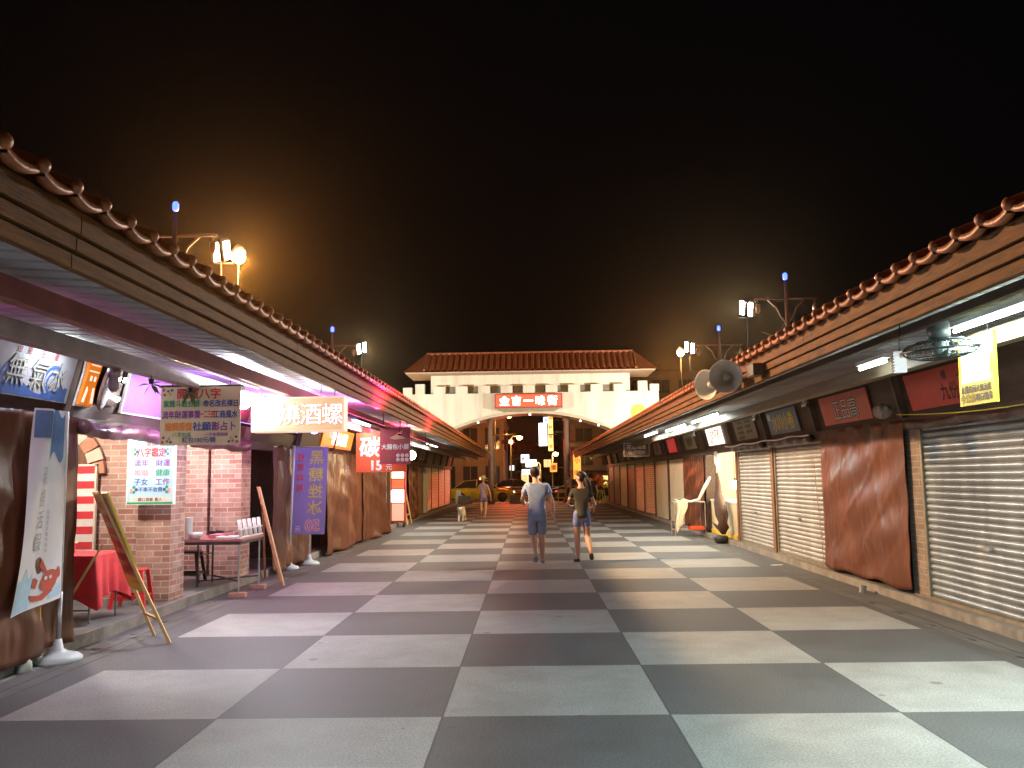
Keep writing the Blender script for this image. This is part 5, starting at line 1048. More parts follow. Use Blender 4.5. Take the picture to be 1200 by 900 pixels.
# ------------------------------------------------------------------ people (skin surfaces)
def skin(nodes, edges, root=0, sub=2):
    me = bpy.data.meshes.new('figure'); names = list(nodes); idx = {n: i for i, n in enumerate(names)}
    me.from_pydata([tuple(nodes[n][0]) for n in names], [(idx[a], idx[b]) for a, b in edges], [])
    o = bpy.data.objects.new('figure', me); COL.objects.link(o); md = o.modifiers.new('skin', 'SKIN'); md.use_smooth_shade = True
    sv = me.skin_vertices[0].data
    for n in names:
        r = nodes[n][1]; sv[idx[n]].radius = (r, r) if not isinstance(r, tuple) else r; sv[idx[n]].use_root = (idx[n] == root)
    s = o.modifiers.new('sub', 'SUBSURF'); s.levels = sub; s.render_levels = sub
    dg = bpy.context.evaluated_depsgraph_get(); m2 = bpy.data.meshes.new_from_object(o.evaluated_get(dg))
    vs = [tuple(v.co) for v in m2.vertices]; fs = [tuple(p.vertices) for p in m2.polygons]
    bpy.data.objects.remove(o); bpy.data.meshes.remove(me); bpy.data.meshes.remove(m2)
    return vs, fs
def chain(*ns): return [(a, b) for a, b in zip(ns, ns[1:])]
def person(loc, yaw, S, label, pose, look, k=1.0):
    """S scale of a 1.75 m figure; +y is the walking direction"""
    T = thing('person', loc, label, 'person')
    X = Matrix.Translation(loc) @ Matrix.Rotation(yaw, 4, 'Z') @ Matrix.Scale(S, 4)
    P = {'pel': (0, 0, .96), 'spi': (0, .01, 1.12), 'che': (0, 0, 1.32), 'nek': (0, .0, 1.47), 'nk2': (0, .015, 1.54), 'jaw': (0, .035, 1.60), 'sku': (0, .015, 1.67), 'top': (0, .0, 1.73),
         'shL': (-.185, 0, 1.41), 'elL': (-.25, -.03, 1.14), 'wrL': (-.27, .04, .90), 'haL': (-.27, .06, .84), 'shR': (.185, 0, 1.41), 'elR': (.25, -.03, 1.14), 'wrR': (.27, .04, .90), 'haR': (.27, .06, .84),
         'hiL': (-.095, 0, .90), 'knL': (-.10, .02, .50), 'anL': (-.10, -.03, .085), 'toL': (-.11, .15, .035), 'hiR': (.095, 0, .90), 'knR': (.10, .02, .50), 'anR': (.10, -.03, .085), 'toR': (.11, .15, .035)}
    P.update(pose); P = {n: Vector(v) for n, v in P.items()}
    fem = look.get('female', False); sw = .86 if fem else 1.0
    for n in ('shL', 'shR'): P[n].x *= sw
    ht = look.get('head', (0, 0))             # head turn (x shift of nose side), tilt
    hs = look.get('headyaw', 0.0); fd = Vector((math.sin(-hs), math.cos(hs), 0))
    H = P['sku']
    nodes = {'pel': (P['pel'], (.125, .10)), 'spi': (P['spi'], (.115 * (.88 if fem else 1), .09)), 'che': (P['che'], (.15 * sw, .105)), 'nek': (P['nek'], .062), 'nk2': (P['nk2'], .055 * sw),
             'jaw': (P['jaw'] + fd * .02, .066), 'sku': (H, (.078, .09)), 'top': (P['top'], .052)}
    E = chain('pel', 'spi', 'che', 'nek', 'nk2', 'jaw', 'sku', 'top')
    nodes['nose'] = (P['jaw'] + fd * .105 + Vector((0, 0, .035)), .014); E.append(('jaw', 'nose'))
    side = Vector((fd.y, -fd.x, 0))
    for s, n in ((-1, 'earL'), (1, 'earR')): nodes[n] = (H + side * s * .092 + Vector((0, 0, -.04)), (.018, .026)); E.append(('sku', n))
    for s in 'LR':
        nodes['sh' + s] = (P['sh' + s], .062 * sw); nodes['ua' + s] = (P['sh' + s].lerp(P['el' + s], .4), .05 * sw); nodes['el' + s] = (P['el' + s], .040 * sw); nodes['fa' + s] = (P['el' + s].lerp(P['wr' + s], .35), .040 * sw); nodes['wr' + s] = (P['wr' + s], .026 * sw)
        E += chain('che', 'sh' + s, 'ua' + s, 'el' + s, 'fa' + s, 'wr' + s)
        nodes['pa' + s] = (P['ha' + s], (.038 * sw, .022)); E.append(('wr' + s, 'pa' + s))
        nodes['hi' + s] = (P['hi' + s], .098); nodes['th' + s] = (P['hi' + s].lerp(P['kn' + s], .4), .086); nodes['kn' + s] = (P['kn' + s], .062); nodes['ca' + s] = (P['kn' + s].lerp(P['an' + s], .3), .068); nodes['sn' + s] = (P['kn' + s].lerp(P['an' + s], .7), .047); nodes['an' + s] = (P['an' + s], .036); nodes['to' + s] = (P['to' + s], (.036, .024))
        E += chain('pel', 'hi' + s, 'th' + s, 'kn' + s, 'ca' + s, 'sn' + s, 'an' + s, 'to' + s)
    vs, fs = skin(nodes, E)
    b = MB(smooth=True); b.add(vs, fs, 0, X)
    for s, sg in (('L', -1), ('R', 1)):      # five separate bent fingers on each palm
        w, h = P['wr' + s], P['ha' + s]; d = (h - w).normalized(); sd = Vector((0, 1, 0)); sd = (sd - d * sd.dot(d)).normalized(); cr = d.cross(sd) * sg
        for i, (o, L) in enumerate(((.030, .075), (.011, .085), (-.009, .08), (-.028, .062))):
            q0 = h + sd * o; q1 = h + sd * o * 1.1 + d * L * .55 + cr * .004; q2 = q1 + d * L * .35 + cr * .018; q3 = q2 + d * L * .22 + cr * .028
            v2, f2 = skin({'a': (q0, .0105), 'b': (q1, .0095), 'c': (q2, .0085), 'd': (q3, .007)}, chain('a', 'b', 'c', 'd'), 0, 1); b.add(v2, f2, 0, X)
        t0 = w + (h - w) * .4 + sd * .024; t1 = t0 + sd * .03 + d * .03 + cr * .012; t2 = t1 + d * .035 + cr * .012
        v2, f2 = skin({'a': (t0, .0115), 'b': (t1, .0105), 'c': (t2, .0085)}, chain('a', 'b', 'c'), 0, 1); b.add(v2, f2, 0, X)
    sk = mat('skin_tone', (.52, .30, .21), (.46, .25, .17), 20, .5); b.build('body', sk, T)
    for s in (-1, 1):
        e = MB(smooth=True); c = P['jaw'] + fd * .082 + side * s * .032 + Vector((0, 0, .068)); e.lathe([(.001, -.009), (.010, 0), (.001, .009)], 8, 0, X @ Matrix.Translation(c)); e.build('eye', INK, T)
    # clothes follow the same joints with a little ease
    tee = look['tee']; tz = look.get('hem', .80)
    tn = {'ext': (Vector((P['pel'].x, P['pel'].y, tz - .07)), (.185 if not fem else .172, .155)), 'hem': (Vector((P['pel'].x, P['pel'].y, tz + .04)), (.176 if not fem else .155, .145)), 'wai': (P['spi'] * 1 + Vector((0, 0, -.03)), (.155 if not fem else .124, .125)), 'che': (P['che'], (.19 * sw, .148)), 'col': (P['nek'] + Vector((0, 0, -.035)), .085 * sw)}
    te = chain('ext', 'hem', 'wai', 'che', 'col')
    for s in 'LR':
        tn['sh' + s] = (P['sh' + s] + Vector((0, 0, -.004)), .076 * sw); tn['sl' + s] = (P['sh' + s].lerp(P['el' + s], look.get('sleeve', .55)), .070 * sw); te += chain('che', 'sh' + s, 'sl' + s)
    vs, fs = skin(tn, te, 3); b = MB(smooth=True); b.add(vs, fs, 0, X); b.build('shirt', tee, T)
    L = look.get('leg', .75); sn = {'wst': (P['pel'] + Vector((0, 0, .14)), (.138 if not fem else .122, .112)), 'crt': (P['pel'] + Vector((0, 0, -.04)), (.158 if not fem else .155, .126)), 'fork': (P['pel'] + Vector((0, .01, -.15)), (.07, .085))}; se = chain('wst', 'crt', 'fork')
    for s in 'LR':
        sn['hi' + s] = (P['hi' + s], .105); sn['mid' + s] = (P['hi' + s].lerp(P['kn' + s], L * .6), .098); sn['end' + s] = (P['hi' + s].lerp(P['kn' + s], L + .16), .092 if not fem else .098); se += chain('crt', 'hi' + s, 'mid' + s, 'end' + s)
    vs, fs = skin(sn, se, 0); b = MB(smooth=True); b.add(vs, fs, 0, X); b.build('shorts', look['shorts'], T)
    for s in 'LR':
        a, t = P['an' + s], P['to' + s]; fdir = (t - a); hl = a - fdir * .22 + Vector((0, 0, -.045)); upv = Vector((0, 0, 1))
        vs, fs = skin({'h': (hl, .042), 'm': (a.lerp(t, .4) + Vector((0, 0, -.012)), (.050, .045)), 't': (t + fdir * .05, (.047, .030))}, chain('h', 'm', 't'), 0); b = MB(smooth=True); b.add(vs, fs, 0, X)
        b.build('shoe', look['shoe'], T)
    hr = look['hair']; hb = MB(smooth=True); NU, NV = 20, 14
    def hair_pt(u, v):
        a = 2 * PI * u; p = PI * v; d = Vector((math.sin(p) * math.sin(a), math.sin(p) * math.cos(a), math.cos(p))); q = side * d.x + fd * d.y
        front = max(0, d.y) ; low = max(0, .35 - d.z); k = 1.0 - min(.45, .8 * front * low * 2) - (.30 * max(0, -d.z - .55))
        return tuple(X @ (H + Vector((0, 0, .022)) - fd * .012 + (side * d.x * .094 + fd * d.y * .113 + Vector((0, 0, d.z * (.105 if d.z > 0 else .12)))) * k))
    hb.grid(hair_pt, NU, NV)
    hn = {'a': (H + Vector((0, 0, .022)) - fd * .025, (.086, .098)), 'b': (H + Vector((0, 0, -.03)) - fd * .045, (.082, .068)), 't': (P['top'] + Vector((0, 0, .008)) - fd * .01, .062)}
    he = [('t', 'a'), ('a', 'b')]
    if look.get('pony'):
        q = H - fd * .10; pd = Vector(look['pony'])
        hn['p0'] = (q + Vector((0, 0, .02)), .045); hn['p1'] = (q + pd * .12 + Vector((0, -.02, -.05)), .07); hn['p2'] = (q + pd * .28 + Vector((0, -.03, -.11)), .062); hn['p3'] = (q + pd * .42 + Vector((0, -.02, -.17)), .02); he += chain('b', 'p0', 'p1', 'p2', 'p3')
    else: hn['n'] = (H + Vector((0, 0, -.085)) - fd * .05, .05); he.append(('b', 'n'))
    if look.get('pony'):
        hn = {k: v for k, v in hn.items() if k[0] == 'p'}; vs, fs = skin(hn, chain('p0', 'p1', 'p2', 'p3')); hb.add(vs, fs, 0, X)
    hb.build('hair', hr, T)
    return T, X, P
HAIR = mat('dark_hair', (.020, .013, .011), (.010, .007, .006), 40, .6, stretch=(3, 3, 1), spec=.25)
DENIM = mat('denim', (.17, .23, .46), (.11, .15, .34), 25, .85, bump=.3)
person((.15, 16.12, 0), R(3), 1.015, 'man in a pale blue T-shirt and grey shorts walking away',
       {'anL': (-.05, -.30, .20), 'toL': (-.06, -.24, .06), 'knL': (-.075, .06, .49), 'knR': (.085, .06, .50), 'anR': (.085, -.02, .085), 'toR': (.10, .16, .035), 'elL': (-.27, .06, 1.16), 'wrL': (-.22, .28, 1.08), 'haL': (-.19, .34, 1.09), 'elR': (.27, -.04, 1.14), 'wrR': (.31, .05, .89), 'haR': (.315, .07, .82), 'sku': (-.045 + .02, .02, 1.66), 'jaw': (-.03, .045, 1.59), 'top': (-.02, .0, 1.72), 'nk2': (-.015, .02, 1.53)},
       {'tee': mat('pale_blue_cotton', (.27, .37, .60), (.20, .28, .49), 5, .85, bump=.5, bscale=9), 'shorts': mat('grey_cotton', (.26, .30, .40), (.19, .23, .32), 6, .85, bump=.4, bscale=10), 'shoe': mat('grey_sneaker', (.30, .29, .30), (.2, .19, .2), 9, .7), 'hair': HAIR, 'leg': .80, 'hem': .83, 'sleeve': .62})
person((.98, 16.2, 0), R(2), .945, 'woman with a dark ponytail in an olive T-shirt and denim shorts walking away',
       {'anL': (-.085, .02, .085), 'toL': (-.13, .18, .035), 'knL': (-.09, .06, .50), 'knR': (.11, .04, .50), 'anR': (.14, -.30, .24), 'toR': (.155, -.28, .09), 'elL': (-.27, .03, 1.13), 'wrL': (-.15, .22, 1.10), 'haL': (-.09, .25, 1.10), 'elR': (.27, .0, 1.13), 'wrR': (.20, .22, 1.05), 'haR': (.16, .27, 1.05)},
       {'tee': mat('olive_cotton', (.05, .047, .038), (.03, .028, .023), 5, .9, bump=.4, bscale=9), 'shorts': DENIM, 'shoe': mat('black_sneaker', (.04, .04, .042), (.02, .02, .022), 9, .6), 'hair': HAIR, 'leg': .40, 'hem': .92, 'sleeve': .5, 'female': True, 'pony': (.22, -.12, -.22), 'headyaw': R(60)})
T, X, P = person((-1.78, 33.9, 0), R(180), .93, 'woman in a mauve playsuit and straw hat walking toward the viewer',
       {'anL': (-.06, .05, .085), 'toL': (-.06, .22, .035), 'anR': (.07, -.12, .11), 'toR': (.08, .04, .04), 'elR': (.26, .04, 1.17), 'wrR': (.15, .17, 1.36), 'haR': (.12, .17, 1.43), 'elL': (-.27, -.02, 1.14), 'wrL': (-.30, .02, .90), 'haL': (-.30, .03, .83)},
       {'tee': mat('mauve_cotton', (.27, .22, .36), (.2, .16, .28), 6, .9), 'shorts': mat('dark_mauve_cotton', (.15, .10, .22), (.1, .07, .16), 6, .9), 'shoe': mat('tan_sandal', (.4, .26, .18)), 'hair': HAIR, 'leg': .45, 'hem': .9, 'sleeve': .12, 'female': True, 'pony': (.12, .0, -.3)})
h = MB(smooth=True); h.lathe([(.21, 0), (.12, .02), (.105, .03), (.10, .10), (.06, .12), (.001, .125)], 20, 0, X @ Matrix.Translation((0, 0, 1.69))); h.build('hat', mat('straw', (.62, .5, .3), (.5, .38, .2), 20, .8), T)
person((2.62, 36.2, 0), R(0), .96, 'person in dark clothes walking away ahead of the ponytail woman', {'anL': (-.08, -.2, .15), 'toL': (-.08, -.08, .05)},
       {'tee': mat('black_cotton', (.03, .022, .026), (.02, .015, .018), 6, .9), 'shorts': mat('dark_shorts', (.06, .04, .045), (.04, .03, .03), 6, .9), 'shoe': BLACKM, 'hair': HAIR, 'leg': .8})
person((2.35, 50.0, 0), R(60), .97, 'person in a white shirt far off under the gate arch', {}, {'tee': mat('white_cotton', (.7, .68, .64), (.6, .58, .55), 6, .9), 'shorts': mat('dark_shorts', (.06, .04, .045)), 'shoe': BLACKM, 'hair': HAIR, 'leg': .95})
# dog
def dog(x, y):
    T = thing('dog', (x, y, 0), 'small fluffy white dog trotting toward the viewer', 'dog'); X = Matrix.Translation((x, y, 0)) @ Matrix.Rotation(R(172), 4, 'Z') @ Matrix.Scale(1.12, 4)
    n = {'hip': ((0, -.20, .27), .085), 'mid': ((0, -.03, .265), .095), 'che': ((0, .14, .28), .105), 'nek': ((0, .22, .36), .075), 'hed': ((0, .28, .43), .085), 'muz': ((0, .37, .405), .042), 'nos': ((0, .42, .405), .025), 'ta0': ((0, -.29, .34), .03), 'ta1': ((0, -.31, .44), .045), 'ta2': ((0, -.24, .48), .02)}
    e = chain('hip', 'mid', 'che', 'nek', 'hed', 'muz', 'nos') + chain('hip', 'ta0', 'ta1', 'ta2')
    for s, sx in (('L', -1), ('R', 1)):
        n['e' + s] = ((sx * .075, .26, .47), .03); n['f' + s] = ((sx * .095, .26, .40), .025); e += chain('hed', 'e' + s, 'f' + s)
        o = .04 * sx; n['s' + s] = ((sx * .065, .15, .22), .05); n['w' + s] = ((sx * .065, .15 + o, .11), .032); n['p' + s] = ((sx * .065, .18 + o, .022), .032); e += chain('che', 's' + s, 'w' + s, 'p' + s)
        n['t' + s] = ((sx * .07, -.16 - o, .20), .055); n['h' + s] = ((sx * .07, -.26 - o, .115), .03); n['q' + s] = ((sx * .07, -.22 - o, .022), .032); e += chain('hip', 't' + s, 'h' + s, 'q' + s)
    vs, fs = skin(n, e, 1); b = MB(smooth=True); b.add(vs, fs, 0, X); b.build('body', mat('white_fur', (.78, .74, .66), (.62, .57, .5), 60, .95, bump=.9, bscale=90), T)
    for c, r in (((0, .445, .41), .014), ((-.035, .355, .45), .010), ((.035, .355, .45), .010)):
        q = MB(smooth=True); q.lathe([(.001, -r), (r, 0), (.001, r)], 8, 0, X @ Matrix.Translation(c)); q.build('nose' if r > .012 else 'eye', INK, T)
    c = MB(smooth=True); c.lathe([(.082, -.012), (.088, 0), (.082, .012)], 14, 0, X @ Matrix.Translation((0, .20, .35)) @ Matrix.Rotation(R(-55), 4, 'X'), cap0=False, cap1=False); c.build('collar', INK, T)
dog(-2.48, 32.0)

# ------------------------------------------------------------------ the street beyond the gate
CARG = mat('car_glass', (.02, .02, .022), (.015, .015, .017), 3, .12)
def car(x, y, yaw, label, paint, S=1.0, taxi=False, cat='car', name='car'):
    T = thing(name, (x, y, -.026), label, cat); X = Matrix.Translation((x, y, -.026)) @ Matrix.Rotation(yaw, 4, 'Z') @ Matrix.Scale(S, 4)
    st = [(-2.2, .42, .62, .60), (-2.12, .30, .82, .76), (-1.7, .22, .92, .84), (-1.0, .20, .95, .87), (0, .20, .93, .88), (.8, .20, .92, .87), (1.3, .22, .86, .85), (1.85, .26, .76, .80), (2.15, .32, .66, .70), (2.25, .40, .56, .55)]
    b = MB(smooth=True); vs = []; K = 9
    for xx, z0, z1, w in st:
        zm = z0 + (z1 - z0) * .62
        vs += [(xx, -w * .92, z0), (xx, -w, zm - .1), (xx, -w, zm), (xx, -w * .93, z1 - .02), (xx, 0, z1 + .03), (xx, w * .93, z1 - .02), (xx, w, zm), (xx, w, zm - .1), (xx, w * .92, z0)]
    n = len(st); b.add(vs, [(i * K + k, i * K + k + 1, (i + 1) * K + k + 1, (i + 1) * K + k) for i in range(n - 1) for k in range(K - 1)] + [tuple(range(K)), tuple((n - 1) * K + k for k in range(K))[::-1]], 0, X); b.build('body', paint, T)
    c = MB(smooth=True); cs = [(-1.85, .92, .93, .78), (-1.15, .92, 1.38, .62), (-.3, .92, 1.45, .60), (.35, .92, 1.40, .60), (1.15, .87, .89, .74)]; vs = []
    for xx, z0, z1, w in cs: vs += [(xx, -.78, z0), (xx, -w, z1), (xx, w, z1), (xx, .78, z0)]
    c.add(vs, [(i * 4 + k, i * 4 + k + 1, i * 4 + 5 + k, i * 4 + 4 + k) for i in range(4) for k in range(3)], 0, X); c.build('windows', CARG, T, smooth=False)
    r = MB(smooth=True); vs = []
    for xx, z1, w in ((-1.2, 1.395, .63), (-.3, 1.47, .62), (.38, 1.42, .61)): vs += [(xx, -w, z1 - .02), (xx, -w * .9, z1 + .012), (xx, w * .9, z1 + .012), (xx, w, z1 - .02)]
    r.add(vs, [(i * 4 + k, i * 4 + k + 1, i * 4 + 5 + k, i * 4 + 4 + k) for i in range(2) for k in range(3)], 0, X)
    for s in (-1, 1):
        for (xa, za, wa), (xb, zb, wb) in (((-1.82, .93, .78), (-1.15, 1.39, .63)), ((-.32, .93, .79), (-.3, 1.45, .62)), ((1.12, .90, .76), (.36, 1.41, .62))): r.bar((xa, s * wa, za), (xb, s * wb, zb), .07, .03, 0, M=X)
    r.build('roof', paint, T)
    for xx in (-1.35, 1.4):
        for s in (-1, 1):
            Wm = X @ Matrix.Translation((xx, s * .80, .31)) @ Matrix.Rotation(PI / 2 * s, 4, 'X'); w = MB(smooth=True); w.lathe([(.2, -.1), (.3, -.09), (.32, -.02), (.32, .05), (.29, .09), (.2, .1)], 20, 0, Wm); wo = w.build('wheel', INK, T); h = MB(smooth=True); h.lathe([(.2, -.105), (.12, -.1), (.001, -.105)], 14, 0, Wm); h.build('rim', STEEL, wo)
    for s in (-1, 1):
        l = MB(); l.box(2.16, 2.24, s * .5 - .14, s * .5 + .14, .56, .66, 0, X); l.build('headlight', emis('headlight', (1, .95, .8), 4), T); l = MB(); l.box(-2.22, -2.15, s * .55 - .14, s * .55 + .14, .66, .78, 0, X); l.build('tail_light', emis('tail_light', (1, .05, .03), 2.5), T)
    if taxi: s = MB(); s.box(-.12, .12, -.28, .28, 1.47, 1.63, 0, X); s.text('TAXI', 0, 1.55, .1, 1, X @ frame((0, -.282, 0), (1, 0, 0))) if False else None; s.build('roof_sign', emis('roof_sign', (1, .85, .4), 1.2), T)
    return T
TAXI = mat('taxi_yellow', (.78, .52, .02), (.7, .45, .02), 2, .25, coat=.6)
car(-3.25, 59.5, R(2), 'yellow taxi passing behind the gate arch on the left', TAXI, 1.02, True, 'taxi', 'taxi')
car(3.4, 60.5, R(182), 'dark car parked behind the gate arch beside the right column', mat('dark_car_paint', (.05, .045, .05), (.04, .035, .04), 2, .2, coat=.5))
car(-.9, 66.8, R(4), 'dark red car crossing beyond the taxi', mat('wine_car_paint', (.16, .02, .02), (.12, .015, .015), 2, .25, coat=.5))
car(-1.75, 84, R(90), 'car with red tail lights driving away down the left lane', mat('dark_car_paint', (.05, .045, .05), (.04, .035, .04), 2, .2, coat=.5))
car(-2.3, 97, R(90), 'far car with red tail lights behind the small cool white sign', mat('wine_car_paint', (.16, .02, .02)))
car(1.0, 92, R(-90), 'oncoming car with lit headlights down the street', mat('dark_car_paint', (.05, .045, .05)))
for x, l in ((-3.95, 'pale concrete block at the kerb left of the woman with the hat'), (-2.6, 'low concrete block at the kerb in front of the taxi wheel'), (-.75, 'low concrete block at the kerb near the middle of the gate')):
    b = MB(); b.prism([(-.45, 0), (.45, 0), (.38, .5), (-.38, .5)], .35, 0, frame((x, 53.6, .015), (1, 0, 0))); tag(b.build('concrete_block', CONC, bevel=.02, loc=(x, 53.4, .015)), l, 'bollard', 'concrete blocks at the kerb')
b = MB(); b.prism([(-.2, 0), (.2, 0), (.12, .85), (-.12, .85)], .2, 0, frame((-4.35, 53.5, .015), (1, 0, 0))); tag(b.build('white_barrier', WHITE, bevel=.02, loc=(-4.35, 53.4, .015)), 'small white barrier at the kerb by the taxi nose', 'barrier')
T = thing('railing', (-.2, 55.6, 0), 'low pale railing along the kerb behind the man', 'railing'); m = mat('railing_paint', (.5, .52, .3), (.4, .42, .24), 6, .5)
for k in range(7): p = MB(); x = -1.1 + k * .75; p.box(x - .03, x + .03, 55.57, 55.63, .01, 1.0); p.build('post', m, T)
for z in (.25, .62, .98): r = MB(); r.box(-1.13, 3.43, 55.58, 55.62, z - .025, z + .025); r.build('rail', m, T)
def building(name, label, x0, x1, y0, y1, h, floors, cols, wall, lit=(), band=None, seed=1):
    T = thing(name, ((x0 + x1) / 2, y0, 0), label, 'building'); b = MB(); b.box(x0, x1, y0, y1, 0, h); b.build('wall', wall, T); rnd = random.Random(seed); fh = h / floors; cw = (x1 - x0) / cols
    b = MB(); b.box(x0 - .15, x1 + .15, y0 - .15, y1 + .1, h, h + .35); b.build('parapet', wall, T)
    for f in range(floors):
        for c in range(cols):
            xc = x0 + (c + .5) * cw; z0 = f * fh + (.25 if f else .05) * fh; z1 = f * fh + .8 * fh
            w = MB(); w.box(xc - cw * .32, xc + cw * .32, y0 - .04, y0 + .02, z0, z1, 0); w.box(xc - .03, xc + .03, y0 - .06, y0 - .041, z0, z1, 1); w.box(xc - cw * .35, xc + cw * .35, y0 - .09, y0, z1 + .02, z1 + .1, 1)
            w.build('window', [emis('window_glow', (1, .62, .25), .9) if (f, c) in lit else CARG, wall], T)
        if band: q = MB(); q.box(x0 - .1, x1 + .1, y0 - .6, y0 - .1, f * fh + fh * .02, f * fh + fh * .2); q.build('balcony', band, T)
    # side facing the middle of the street
    for sx in (x0, x1):
        if abs(sx) > 15: continue
        for f in range(1, floors):
            for c in range(2):
                yc = y0 + 2.5 + c * 4.5
                if yc > y1 - 1.5: continue
                w = MB(); w.box(sx - .03, sx + .03, yc - 1, yc + 1, f * fh + .25 * fh, f * fh + .8 * fh); w.build('side_window', CARG, T)
    return T
BEIGE = mat('beige_render', (.26, .12, .07), (.18, .08, .05), .8, .85); BROWNB = mat('brown_render', (.16, .08, .055), (.10, .05, .04), .8, .85); DARKB = mat('dark_render', (.12, .075, .065), (.08, .05, .045), .8, .85); ROSE = mat('rose_render', (.34, .2, .17), (.27, .15, .13), .8, .85)
building('street_building', 'beige three-storey building seen through the left of the arch', -9.5, -2.05, 72, 88, 6.4, 2, 4, BEIGE, (), None, 2)
building('street_building', 'rose coloured building behind the taxi at far left', -22, -9.7, 70, 84, 8.2, 3, 5, ROSE, ((0, 4),), DARKB, 3)
building('street_building', 'dark brown banded building seen through the right of the arch', 3.7, 15.0, 74, 96, 10.2, 5, 5, BROWNB, ((0, 1),), DARKB, 4)
building('street_building', 'dark building at far right beyond the gate', 15.3, 27, 70, 86, 9.0, 3, 5, DARKB, ((0, 0),), None, 5)
building('street_building', 'tall dim building far down the street on the left', -14, -4.3, 104, 124, 11.0, 4, 4, DARKB, ((0, 1), (1, 2)), None, 6)
building('street_building', 'dim building far down the street on the right', 4.6, 15, 112, 132, 11.5, 4, 4, DARKB, ((0, 1), (2, 0)), None, 7)
building('street_building', 'low dark building closing the far end of the street', -7, 8, 190, 205, 9, 3, 6, DARKB, ((0, 2), (0, 3), (1, 4)), None, 8)
def neon(name, label, x, y, z, w, h, m, txt=None, tm=None, vertical=True):
    T = thing(name, (x, y, z), label, 'sign', 'lit signs down the street'); F = CAMF(x, y, z); b = MB(); b.box(-w / 2, w / 2, -h / 2, h / 2, -.25, 0, 0, F)
    if txt:
        n = len(txt)
        for i, ch in enumerate(txt):
            if vertical: b.text(ch, 0, h / 2 - (i + .5) * h / n, min(w * .8, h / n * .85), 1, F, off=.02)
            else: b.text(ch, -w / 2 + (i + .5) * w / n, 0, min(h * .8, w / n * .85), 1, F, off=.02)
    b.build('panel', [m, tm or REDI], T); c = MB(); c.bar((x, y + .26, z), (x + (1.2 if x > 0 else -1.2), y + .26, z), .08); c.build('bracket', BLACKM, T)
NW = emis('neon_white', (.95, .97, 1), 2.2); NA = emis('neon_amber', (1, .55, .16), 1.2); NP = emis('neon_pale', (.9, .88, 1), 1.6); NO = emis('neon_orange', (1, .30, .05), 1.2)
neon('lit_sign', 'tall bright white vertical sign hung down the street', 1.28, 72, 5.15, .68, 1.9, NW, '旅館', emis('neon_blue', (.1, .2, .9), 1.5))
neon('lit_sign', 'amber vertical sign beside the tall white vertical sign', 1.95, 73, 5.4, .40, 3.2, NA, '海鮮餐廳', emis('neon_brown', (.4, .1, .02), .6))
neon('lit_sign', 'bluish white sign lowest of the cluster left of the man', -.30, 84, 3.4, .8, .8, NP, '藥局', BLUEI, False)
neon('lit_sign', 'pale sign in the cluster, just above the man', .30, 88, 3.0, 1.1, .75, NW, '商店', GREENI, False)
neon('lit_sign', 'small pale sign at the bottom of the cluster down the street', -.15, 80, 2.1, .9, .45, NP, '飲料', REDI, False)
neon('lit_sign', 'small cool white sign above the taxi, far down the street', -1.75, 92, 2.6, .45, .5, NP, '小', REDI)
neon('lit_sign', 'orange lit sign behind the man, low on the right', 2.05, 70, 2.35, .55, .7, NO, '攤', INK)
neon('lit_sign', 'tall amber lit panel behind the ponytail woman', 3.75, 66, 2.35, .55, 1.9, emis('amber_panel', (1, .34, .05), 1.1), '小吃', INK)
neon('lit_sign', 'red lit sign low on the left side of the far street', -3.0, 90, 3.3, .9, .8, emis('neon_red', (1, .05, .02), 1.6), '炸雞', emis('neon_cream', (1, .8, .5), 2), False)
neon('lit_sign', 'small red vertical sign on the dark building right of the amber sign', 3.3, 73.5, 4.1, .45, 1.5, emis('neon_red', (1, .05, .02), 1.6), '麵館', emis('neon_cream', (1, .8, .5), 2))
neon('lit_sign', 'small blue sign high under the middle of the arch', 1.7, 75, 6.55, .6, .5, emis('neon_blue2', (.3, .35, 1), 6), '網', INK)
def street_lamp(x, y, z, label, P, arm=.6, col=(1, .58, .18)):
    T = thing('street_lamp', (x, y, 0), label, 'street lamp', 'street lamps beyond the gate'); p = MB(smooth=True); xx = x + arm; p.tube([(xx, y, 0), (xx, y, z - .1), (xx - arm * .3, y, z + .1), (x, y, z + .1)], [.08, .05, .04, .035], 8); p.build('pole', mat('lamp_pole', (.4, .3, .18), (.3, .22, .13), 4, .5), T)
    g = MB(smooth=True); g.lathe([(.05, .1), (.2, .04), (.23, -.05), (.16, -.16), (.001, -.2)], 14, 0, Matrix.Translation((x, y, z))); g.build('lamp_head', emis('street_lamp_globe', (1, .66, .2), 28), T)
    lamp('POINT', (x, y - .3, z - .4), P, col, .15, parent=T, name='street_light')
street_lamp(2.32, 72.5, 3.55, 'amber street lamp on a lit pole right of the man', 120, -.28); street_lamp(.55, 74, 2.75, 'amber street lamp directly over the head of the man', 90, .5)
street_lamp(-.65, 68, 4.75, 'amber street lamp just right of the red signal', 110, -.7); street_lamp(-1.42, 66, 6.35, 'amber street lamp high under the left of the gate sign', 220, -1.1); street_lamp(-8.5, 64, 6.0, 'street lamp left of the gate lighting the taxi', 420, -.9); street_lamp(8.5, 64, 6.0, 'street lamp right of the gate lighting the banded building', 300, .9)
T = thing('traffic_light', (-1.6, 64, 0), 'traffic light showing red under the arch', 'traffic light'); p = MB(smooth=True); p.tube([(-2.6, 64, 0), (-2.6, 64, 4.6), (-2.4, 64, 4.75), (-.9, 64, 4.8)], [.08, .06, .05, .04], 8); p.build('pole', STEEL, T)
b = MB(); b.box(-1.95, -1.0, 63.88, 64.05, 4.05, 4.4); b.build('signal_box', INK, T, bevel=.03)
